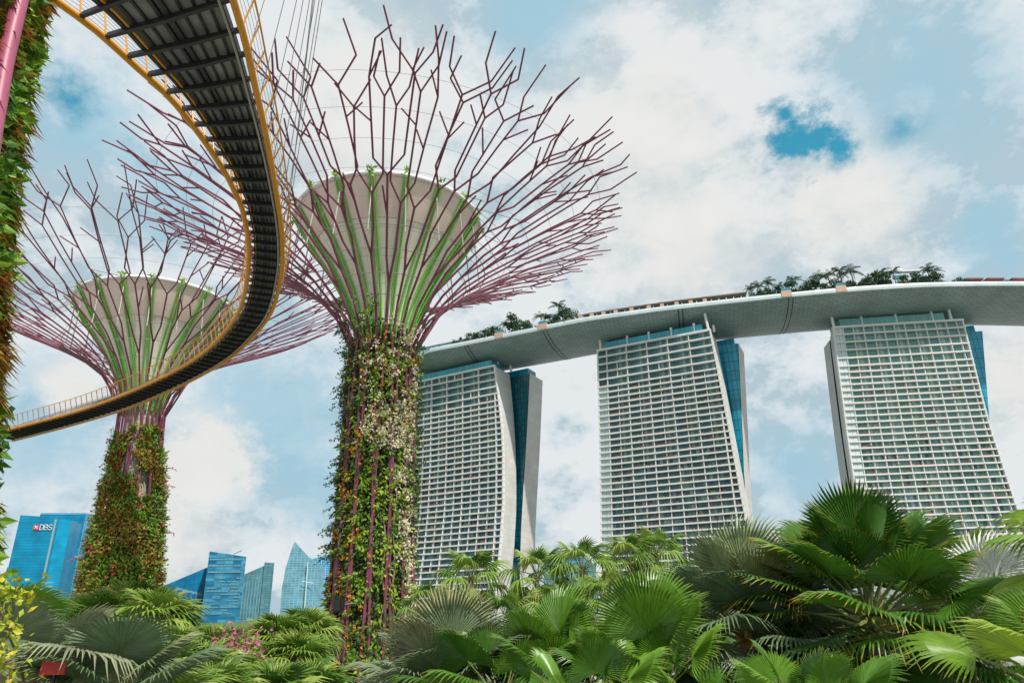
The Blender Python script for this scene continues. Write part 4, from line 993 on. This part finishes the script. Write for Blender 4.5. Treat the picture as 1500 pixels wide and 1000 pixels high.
for n_, i in enumerate(beams):
    a, b = V3(across(i, .03), WZ-.02), V3(across(i, .97), WZ-.02); u = (b-a).normalized(); tn = Vector((-u.y, u.x, 0)); m = MB()
    w = (b-a).length
    k = len(m.v)
    for t, h in ((0, .12), (.5, .20), (1, .12)):
        p = a+(b-a)*t
        for s, z in ((-1, .10-h), (1, .10-h), (1, .14), (-1, .14)): m.v.append(tuple(p+tn*s*.065+Vector((0, 0, z))))
    for q in range(2):
        for j in range(4):
            j2 = (j+1) % 4; m.face((k+4*q+j, k+4*q+j2, k+4*q+4+j2, k+4*q+4+j))
    m.face((k, k+3, k+2, k+1)); m.face((k+8, k+9, k+10, k+11))
    for p, sg in ((a, -1), (b, 1)): m.tube([p+u*sg*-.02+Vector((0, 0, .03)), p+u*sg*.16+Vector((0, 0, .03))], .085, 8)
    bo = m.build('cross_beam', M['blacksteel'], walk)
# railings: leaning yellow posts, hand rail and wire net
for side, sg in ((0., -1), (1., 1)):
    hp = []
    for i in range(0, len(Ls2), 2):
        o = (Ls2[i]-Rs2[i]).normalized()*(1 if side == 0 else -1); hp.append((V3(across(i, side), WZ), Vector((o.x, o.y, 0))))
    prof = lambda p, o, t: p+o*(.30*math.sin(t*1.5)*t)+Vector((0, 0, 1.30*t))
    for t, r in ((.2, .009), (.36, .009), (.52, .009), (.68, .009), (.84, .009), (1., .035)):
        m = MB(); m.tube([prof(p, o, t) for p, o in hp], r, 5); m.build('hand_rail' if t == 1. else 'net_wire', M['yellow'] if t == 1. else M['cable'], walk)
    cnt = 0
    for i in beams:
        o = (Ls2[i]-Rs2[i]).normalized()*(1 if side == 0 else -1); o = Vector((o.x, o.y, 0)); p = V3(across(i, side), WZ); m = MB()
        m.tube([p-o*.28+Vector((0, 0, .02)), p-o*.05-Vector((0, 0, .06)), p+o*.02]+[prof(p, o, t/5) for t in range(1, 6)], .033, 6); m.build('post', M['yellow'], walk)
# hangers
anchor = at_d(525, -485, 19.0); pick = [i for i in beams if 10 < ctr[i].y < 36][::2]
for i in pick:
    m = MB(); p = V3(across(i, 1.), WZ+.1); m.tube([p, Vector((anchor.x+(i % 5)*.25-.5, anchor.y+(i % 7)*.3, anchor.z))], .018, 4); m.build('hanger_cable', M['darkcable'], walk)
for n_, i in enumerate([i for i in beams if ctr[i].x < -30][::1]):
    m = MB(); p = V3(across(i, 0. if n_ % 2 else 1.), WZ+.1); th = camdir(C2)+.9+.05*n_; q = Vector((C2[0]+11*math.cos(th), C2[1]+11*math.sin(th), 30.2))
    m.tube([p, q], .016, 4); m.build('hanger_cable', M['darkcable'], walk)

# ------------------------------------------------------------------ fan palms
def fan(seed, L, Rb, A, n, fuse, droop=.25, fold=.15, tilt=0., tipdroop=.25, pet=.018, wave=.04, mats=None, ragged=.06):
    """one frond: petiole along +X, pleated round blade whose segments part into pointed tips"""
    rg = random.Random(seed); m = MB(); m.cur = 1
    m.tube([(0, 0, 0), (L*.35, 0, L*.035), (L*.7, 0, L*.04), (L, 0, 0), (L+Rb*.10, 0, -.004)], [pet*1.7, pet*1.15, pet*.9, pet*.7, pet*.3], 5)
    m.cur = 0; A = R(A); N = 2*n; rows = [.035, .28, .52, .78, 1.0]
    ph1, ph2 = rg.uniform(0, 6), rg.uniform(0, 6)
    def pt(al, r, ridge, extra=0.):      # r in blade radii
        w = r*2*A/N*Rb
        x, y = r*math.cos(al), r*math.sin(al)
        z = ridge*w*.42*(1 if r < fuse*1.02 else .7) + Rb*(fold*abs(math.sin(al))*r - droop*r*r*(.6+.4*math.cos(al)) + wave*r*math.sin(3*al+ph1) - extra)
        q = Vector((x*Rb, y*Rb, z)); q.rotate(Quaternion((0, 1, 0), -tilt)); return Vector((q.x+L, q.y, q.z))
    def Rm(al): return 1-.22*(abs(al)/A)**2*(1 if A > 2 else .6)+.02*math.sin(5*al+ph2)
    idx = []
    for i in range(N+1):
        al = -A+2*A*i/N; col = []
        for rr in rows:
            col.append(len(m.v)); m.v.append(tuple(pt(al, rr*fuse*Rm(al), -1 if i % 2 == 0 else 1)))
        idx.append(col)
    for i in range(N):
        u0, u1 = i/N, (i+1)/N
        for j in range(len(rows)-1):
            a, b = rows[j]*fuse, rows[j+1]*fuse
            m.face((idx[i][j], idx[i][j+1], idx[i+1][j+1], idx[i+1][j]), ((u0, a), (u0, b), (u1, b), (u1, a)))
    for s in range(n):
        i = 2*s; al = -A+2*A*(i+1)/N; rm = Rm(al)*(1+rg.uniform(-ragged, ragged)); da = 2*A/N
        td = tipdroop*rg.uniform(.5, 1.5); sw = rg.uniform(-.35, .35)*da
        f2 = fuse+(1-fuse)*.5; k = len(m.v)
        m.v += [tuple(pt(al+sw*.3-da*.52, f2*rm, -1, td*.25*(1-fuse))), tuple(pt(al+sw*.3, f2*rm, 1, td*.25*(1-fuse))), tuple(pt(al+sw*.3+da*.52, f2*rm, -1, td*.25*(1-fuse))),
                tuple(pt(al+sw, rm, 0, td*(1-fuse)))]
        a, b, c = idx[i][-1], idx[i+1][-1], idx[i+2][-1]; u0, u1, u2 = i/N, (i+1)/N, (i+2)/N
        m.face((a, k, k+1, b), ((u0, fuse), (u0, f2), (u1, f2), (u1, fuse))); m.face((b, k+1, k+2, c), ((u1, fuse), (u1, f2), (u2, f2), (u2, fuse)))
        m.face((k, k+3, k+1), ((u0, f2), (u1, 1), (u1, f2))); m.face((k+1, k+3, k+2), ((u1, f2), (u1, 1), (u2, f2)))
    return m
def stash(m, mats):
    o = m.build('frond', mats); d = o.data; bpy.data.objects.remove(o); return d
GRN = [(.045, .125, .012), (.075, .19, .018), (.12, .26, .025), (.18, .34, .035)]
M['fan_green'] = leaf_mat('fan_palm_green', GRN, .34, .28, obj=True, tip=((.30, .34, .05), .86, 1.05))
M['fan_gold'] = leaf_mat('fan_palm_gold_margin', [(.035, .105, .012), (.06, .165, .015), (.10, .22, .02)], .36, .22, obj=True, tip=((.60, .30, .02), .90, 1.0))
M['fan_grey'] = leaf_mat('fan_palm_grey_green', [(.10, .17, .075), (.15, .23, .12), (.22, .29, .16), (.27, .30, .12)], .5, .18, obj=True, tip=((.34, .34, .20), .88, 1.05))
M['fan_olive'] = leaf_mat('fan_palm_olive', [(.14, .20, .09), (.20, .26, .15), (.27, .32, .21), (.30, .27, .11)], .5, .2, obj=True, tip=((.38, .34, .22), .88, 1.05))
M['fan_silver'] = leaf_mat('fan_palm_silver', [(.36, .42, .38), (.46, .50, .46), (.54, .56, .50)], .55, .18, obj=True, tip=((.56, .54, .44), .9, 1.05))
M['fan_bright'] = leaf_mat('fan_palm_bright', [(.10, .22, .015), (.18, .32, .025), (.28, .40, .04)], .4, .28, obj=True, tip=((.50, .50, .12), .86, 1.05))
M['fan_mid'] = leaf_mat('fan_palm_mid', [(.07, .17, .02), (.14, .27, .03), (.23, .37, .05), (.34, .43, .09)], .42, .3, obj=True, tip=((.40, .40, .12), .8, 1.05))
M['fan_dead'] = leaf_mat('fan_palm_dry', [(.22, .14, .06), (.32, .22, .10)], .7, .2, obj=True, tip=((.34, .25, .14), .8, 1.0))
M['petiole'] = mat('petiole_green', (.13, .19, .04), .45, var=.6, scale=8, c2=(.22, .19, .07))
FAN = {}
def fans(kind):
    if kind in FAN: return FAN[kind]
    P_ = M['petiole']
    if kind in ('green', 'gold'):        # broad, barely split, stiff
        v = [fan(10+i, .95, .74, 112, 52, .72, .10+.05*i, .06, .10, (.25, .5, .9, 1.5)[i], .018, .05) for i in range(4)]
    elif kind in ('grey', 'olive'):
        v = [fan(20+i, .85, .82, 128, 56, .64, .12+.06*i, .10, .12, (.2, .4, .7, 1.1)[i], .02, .05) for i in range(4)]
    elif kind == 'silver':
        v = [fan(30+i, .9, .85, 150, 48, .55, .18, .22, .1, .35, .024, .03) for i in range(3)]
    elif kind == 'bright':
        v = [fan(40+i, .9, .74, 120, 46, .66, .2+.05*i, .1, .1, .5, .018, .05) for i in range(3)]
    elif kind == 'mid':                  # deeply split with drooping tips
        v = [fan(50+i, .75, .62, 130, 22, .46, .18+.1*i, .12, .05, .8+.3*i, .016, .05, ragged=.12) for i in range(4)]
    else:
        v = [fan(60+i, .5, .55, 130, 22, .48, .12+.07*i, .12, .05, .35+.25*i, .014, .05, ragged=.12) for i in range(4)]
    mt = {'green': 'fan_green', 'gold': 'fan_gold', 'grey': 'fan_grey', 'olive': 'fan_olive', 'silver': 'fan_silver', 'bright': 'fan_bright', 'mid': 'fan_mid', 'low': 'fan_mid'}[kind]
    FAN[kind] = [stash(q, [M[mt], P_]) for q in v]
    if kind == 'mid':
        FAN['dead'] = [stash(fan(70+i, .6, .5, 80, 16, .4, .5, .1, -.3, 1.6, .014, .05), [M['fan_dead'], M['fibre']]) for i in range(2)]
    return FAN[kind]
def place_frond(root, me, base, az, el, roll, s, name='frond'):
    o = bpy.data.objects.new(name, me); COL.objects.link(o); o.parent = root
    mt = Matrix.Rotation(az, 4, 'Z') @ Matrix.Rotation(-el, 4, 'Y') @ Matrix.Rotation(roll, 4, 'X')
    o.matrix_local = Matrix.Translation(base) @ mt @ Matrix.Scale(s, 4); return o
FGS = .74
def palm(label, px, py, dist, kind, n, s, seed, group, top=82, low=-25, trunk_r=.11, dead=0, extra=(), name='fan_palm', cat='palm', power=1.0, az0=None, bases=False):
    """crown centre at the given direction and distance; extra: fronds set by hand (azimuth, elevation, roll, size)"""
    if group == FG: s *= FGS
    rg = random.Random(seed); c = at_d(px, py, dist); z = max(GZ+.9, c.z)
    root = thing(name, (c.x, c.y, GZ), label, cat, group); V = fans(kind)
    for i in range(n):
        t = (i+.5)/n; el = R(top+(low-top)*t**power+rg.uniform(-7, 7)); az = (az0 if az0 is not None else rg.uniform(0, .4))+i*2.39996+rg.uniform(-.25, .25)
        sc = s*(.72+.42*min(1, t*2.2))*rg.uniform(.9, 1.08)
        me = V[min(len(V)-1, int(t*len(V)*.999))]
        place_frond(root, me, (math.cos(az)*.05*s, math.sin(az)*.05*s, z-GZ-.25*s*t), az, el, rg.uniform(-.35, .35), sc)
    for (az, el, roll, sc) in extra:
        place_frond(root, V[1], (0, 0, z-GZ), az, R(el), R(roll), s*sc)
    if group == FG: dead = 9
    for i in range(dead):
        az = rg.uniform(0, 6.28); place_frond(root, FAN['dead'][i % 2], (0, 0, z-GZ-.3*s), az, R(rg.uniform(-75, -50)), rg.uniform(-.3, .3), s*rg.uniform(.8, 1.1), 'dry_frond')
    m = MB(); h = z-.1*s-GZ; k = max(4, int(h/.12)); pts = [(c.x+.03*math.sin(j*.4+seed), c.y+.03*math.cos(j*.3), GZ+h*j/k) for j in range(k+1)]
    m.tube(pts, [trunk_r*s*(1.15-.25*j/k+(.06 if j % 2 else 0)) for j in range(k+1)], 9); m.build('trunk', M['fibre'], root)
    if bases:
        m = MB()
        for j in range(10):
            a = j*2.4; d = Vector((math.cos(a), math.sin(a), 0)); b = Vector((c.x, c.y, z-.55*s+.03*j)); m.tube([b+d*.06, b+d*.13+Vector((0, 0, .18)), b+d*.14+Vector((0, 0, .34))], [.06, .05, .02], 5)
        m.build('leaf_base', M['petiole_orange'], root)
    return root
FG = 'large fan palms in the foreground'
fans('mid')
toward = lambda px: math.atan2(-at_d(px, 850, 10).y, -at_d(px, 850, 10).x)
a = toward(1270)
palm('big dark green fan palm with orange edged leaves, tallest in the foreground', 1275, 905, 8.4, 'gold', 40, 1.0, 3, FG, 80, -38, az0=a+.6, power=.75,
     extra=[(a+.1, 88, 0, 1.12), (a+3.0, 84, 10, 1.1), (a+1.0, 74, 0, 1.05), (a-1.0, 72, -10, 1.0), (a-1.5, 20, 10, 1.1), (a+1.6, 12, -10, 1.15), (a-1.45, 3, 5, 1.1), (a+1.4, 30, 0, 1.0), (a+.2, -28, 0, 1.1), (a-.6, -22, 10, 1.1), (a-1.2, 40, 0, 1.1), (a+1.2, 45, 0, 1.1), (a+2.2, 55, 0, 1.1), (a-2.2, 55, 0, 1.1)])
a = toward(1100)
palm('grey green fan palm with orange leaf bases, left of the tallest foreground palm', 1100, 930, 8.8, 'grey', 28, 1.0, 5, FG, 78, -40, az0=a+1.2, bases=True,
     extra=[(a+.1, 84, 5, 1.05), (a+2.9, 80, -15, 1.15), (a-.9, 66, 0, 1.05), (a-1.4, 25, 0, 1.1), (a+.1, -14, 0, .95), (a-.8, -25, 0, 1.0)])
a = toward(950)
palm('glossy green fan palm whose broad round leaf faces the viewer, mid foreground', 955, 1025, 7.4, 'green', 20, .86, 9, FG, 76, -35, az0=a+2,
     extra=[(a+.1, 62, 0, 1.1), (a-.5, 80, 10, 1.1), (a+2.8, 74, 0, 1.2), (a-1.3, 28, 0, 1.0), (a+1.3, 60, 0, 1.05)])
a = toward(800)
palm('green fan palm with narrow folded leaves, right of the olive grey palm', 815, 1022, 8.2, 'green', 18, .86, 14, FG, 80, -35, az0=a+.5,
     extra=[(a-1.3, 2, 0, 1.1), (a+2.6, 80, 0, 1.1), (a+1.0, 70, 10, 1.0), (a-1.0, 62, 20, 1.0)])
a = toward(650)
palm('olive grey fan palm of many overlapping round leaves beside the flowering trunk', 655, 1030, 8.6, 'olive', 22, .95, 22, FG, 80, -20, az0=a+.3,
     extra=[(a+.2, 72, 0, 1.1), (a-.7, 55, 0, 1.05), (a+.9, 55, 0, 1.0), (a+3.0, 80, 0, 1.15), (a-.2, 35, 0, 1.0), (a+.4, 10, 0, 1.0), (a-1.3, 25, 0, 1.05)])
palm('silver white fan palm behind the tallest foreground palm', 1445, 915, 10.6, 'silver', 16, 1.1, 31, FG, 80, -30)
palm('bright yellow green fan palm in the bottom right corner', 1575, 1020, 5.6, 'bright', 14, .70, 36, FG, 75, -25)
a = toward(1540)
palm('green fan palm mostly out of frame at the right edge, one spiky leaf reaching in', 1700, 785, 7.5, 'bright', 12, .9, 38, FG, 70, -25, extra=[(a+math.pi*.5+.2, 20, 60, 1.0), (a-1.4, 4, 0, 1.1)])
palm('mid green fan palm against the foot of the right hotel tower', 1425, 830, 17.0, 'mid', 20, 1.05, 41, FG, 82, -30)
palm('shaded fan palm low between the grey green and the tallest foreground palms', 1185, 985, 10.5, 'green', 16, 1.0, 45, FG, 75, -20)
palm('shaded fan palm low behind the broad leafed green palm', 1010, 965, 10.8, 'green', 16, 1.0, 46, FG, 75, -20)
palm('shaded green fan palm low right of the tallest foreground palm', 1365, 975, 9.6, 'green', 15, .95, 47, FG, 70, -20)
palm('low green fan palm in front of the orange leaf bases', 1190, 1060, 6.6, 'green', 14, .66, 48, FG, 75, -10)
palm('low green fan palm at the bottom edge under the folded leaf palm', 850, 1050, 6.4, 'green', 12, .7, 49, FG, 70, 0)
palm('dark low fan palm at the bottom edge beside the olive palm', 735, 1030, 7.8, 'green', 14, .8, 50, FG, 70, -10)
MID = 'slender fan palms before the hotel towers'
for k, (px, py, d, s, lb) in enumerate([
    (690, 848, 25, 1.3, 'fan palm in front of the nearest hotel tower, ragged crown with a dry skirt'),
    (787, 842, 24, 1.25, 'fan palm under the gap beside the curved end wall, spreading bright crown'),
    (852, 832, 23, 1.2, 'fan palm on a brown trunk in the gap left of the middle tower'),
    (626, 862, 24, 1.0, 'small fan palm close against the right side of the flowering trunk'),
    (922, 822, 24, 1.2, 'fan palm before the middle hotel tower, left of a matching pair'),
    (962, 815, 25, 1.25, 'fan palm before the middle hotel tower, right of a matching pair'),
    (892, 850, 20, 1.0, 'fan palm at the lower left corner of the middle hotel tower'),
    (1005, 848, 22, 1.1, 'pale fan palm behind the round leafed green palm, under the middle tower'),
    (742, 880, 22, 1.0, 'low fan palm at the foot of the curved end wall'),
    (822, 870, 21, 1.0, 'low fan palm between the brown trunked palm and the spreading one'),
    (1475, 830, 21, 1.1, 'fan palm at the right edge, below the right hotel tower')]):
    palm(lb, px, py+(-4 if s > 1.15 else 22), d, 'mid', 18, s*.70, 100+k, MID, 88, -38, trunk_r=.10, dead=6 if k in (0, 1, 2, 5) else 2)
LOW = 'low fan palms massed in the left garden'
low = [(190, 895, 40, 1.5, 'bright fan palm hugging the foot of the leafy trunk'), (150, 912, 36, 1.4, 'fan palm left of the foot of the leafy trunk, by the blue tower'), (228, 905, 34, 1.3, 'dark fan palm right of the foot of the leafy trunk'),
       (265, 925, 30, 1.25, 'round topped fan palm below the dark sloping office block'), (312, 930, 29, 1.35, 'dense fan palm below the square topped office tower'), (292, 958, 22, 1.1, 'dense low fan palm in front, below the sloping office block'),
       (238, 955, 21, 1.05, 'fan palm just right of the blurred grey leaf'), (345, 968, 23, 1.1, 'fan palm directly below the pink flowers'), (395, 955, 27, 1.2, 'fan palm right of the pink flowers'),
       (405, 905, 33, 1.4, 'open crowned fan palm below the sail shaped tower'), (445, 895, 34, 1.35, 'tall fan palm touching the left side of the flowering trunk'), (432, 935, 27, 1.2, 'fan palm low on the left side of the flowering trunk'),
       (370, 915, 38, 1.2, 'small fan palm below the grey green office tower'), (120, 945, 24, 1.2, 'fan palm behind the red sign'), (85, 935, 28, 1.3, 'fan palm below the lettered office tower'),
       (190, 945, 27, 1.2, 'pale fan palm midway between the leafy trunk and the blurred grey leaf'), (400, 992, 18, 1.0, 'low fan palm at the bottom edge left of the flowering trunk'), (310, 995, 16, .95, 'low fan palm at the bottom edge below the pink flowers'),
       (455, 985, 20, 1.0, 'dim fan palm in the corner against the flowering trunk'), (240, 1000, 13, .8, 'low fan palm at the bottom edge right of the grey leaf')]
for k, (px, py, d, s, lb) in enumerate(low):
    palm(lb, px, py+(2 if k < 3 else 32), d, 'low', 38, s*(1.3 if k < 3 else 1.05), 200+k, LOW, 88, 2, power=.85)
a = toward(150)
palm('grey green fan palm with one broad soft leaf, bottom left corner', 160, 1030, 5.2, 'grey', 12, .52, 60, FG, 65, -10, az0=a+1.5, extra=[(a, 48, 0, 1.15), (a-.8, 30, 0, 1.0), (a+.9, 40, 10, 1.0), (a-1.4, 10, 0, 1.0), (a+1.4, 8, 0, 1.0)])
palm('dark spiky fan palm at the left edge below the planted flank', -62, 965, 7.0, 'green', 12, .7, 62, FG, 75, -10)
palm('low olive palm left of the red sign', 40, 985, 5.5, 'olive', 9, .6, 63, FG, 50, -10)
# red garden sign half hidden among the leaves
p = at_d(75, 975, 4.9); r = thing('garden_sign', (p.x, p.y, GZ), 'small red garden sign half hidden among palm leaves at bottom left', 'sign')
m = MB(); m.box(p+Vector((-.06, 0, -.045)), (.125, .02, 0), (0, .015, 0), (0, .01, .085)); m.build('sign_board', M['signred'], r)
m = MB(); m.tube([(p.x, p.y+.04, GZ), (p.x, p.y+.04, p.z)], .012, 6); m.build('sign_post', M['lampblack'], r)
# pink flowering shrubs
for (px, py, d, sz, lb) in ((345, 935, 26, .75, 'pink flowering shrub below the square topped office tower'), (350, 962, 23, .5, 'lower pink flowering shrub among the left palms'), (330, 985, 20, .35, 'small pink flowering shrub near the bottom edge')):
    c = at_d(px, py, d); r = thing('flowering_shrub', (c.x, c.y, GZ), lb, 'shrub', 'pink flowering shrubs'); rg = random.Random(int(px)); m = MB(); ml_ = MB(); ms = MB()
    for i in range(9): ms.tube([(c.x, c.y, GZ), c+rvec(rg)*sz*.5], .02, 4)
    for i in range(420):
        p = c+Vector((rg.gauss(0, .5)*sz, rg.gauss(0, .4)*sz, rg.gauss(-.15, .3)*sz))
        if rg.random() < .45: flower(m, p, rg, .13)
        else: ml_.leaf(p-Vector((0, 0, .1)), rvec(rg), rvec(rg), .2, .1)
    ms.build('stem', M['twig'], r); tag(m.build('blossom', M['pinkflower'], r), kind='stuff'); ml_.build('foliage', M['fern'], r)
# yellow green shrub at the left edge
c = at_d(-22, 905, 4.6); r = thing('lime_shrub', (c.x, c.y, GZ), 'yellow green leaved shrub at the left edge in front of the spiky palm', 'shrub'); rg = random.Random(3); m = MB(); ms = MB()
for i in range(7): ms.tube([(c.x, c.y, GZ), c+Vector((rg.gauss(-.05, .06), rg.gauss(0, .1), rg.uniform(-.2, .1)))], .005, 4)
for i in range(1500):
    p = Vector((c.x+rg.gauss(0, .075), c.y+rg.gauss(0, .12), rg.uniform(.5, c.z+.2))); m.leaf(p, rvec(rg)+Vector((.5, -.2, .1)), rvec(rg), rg.uniform(.03, .06), .028)
m.build('foliage', M['lime'], r); ms.build('stem', M['twig'], r)
# undergrowth that fills the beds between the palms
rg = random.Random(77); m = MB()
for i in range(24000):
    d = rg.uniform(9.5, 60); az = rg.uniform(-.85, .85); p = Vector((d*math.sin(az), d*math.cos(az), 0))
    if d > 30 and rg.random() < .3: continue
    h = -1.2-(d-10)*.045+.5*math.sin(p.x*.5)*math.cos(p.y*.37)
    p.z = h-1.6*rg.random()**2+GZ*0
    m.leaf(p, rvec(rg)+Vector((0, 0, .7)), rvec(rg), rg.uniform(.2, .5)*min(1, d/22), rg.uniform(.06, .16)*min(1, d/22))
tag(m.build('undergrowth', M['vine']), 'green leafy ground cover filling the beds between the palms', 'ground cover', kind='stuff')
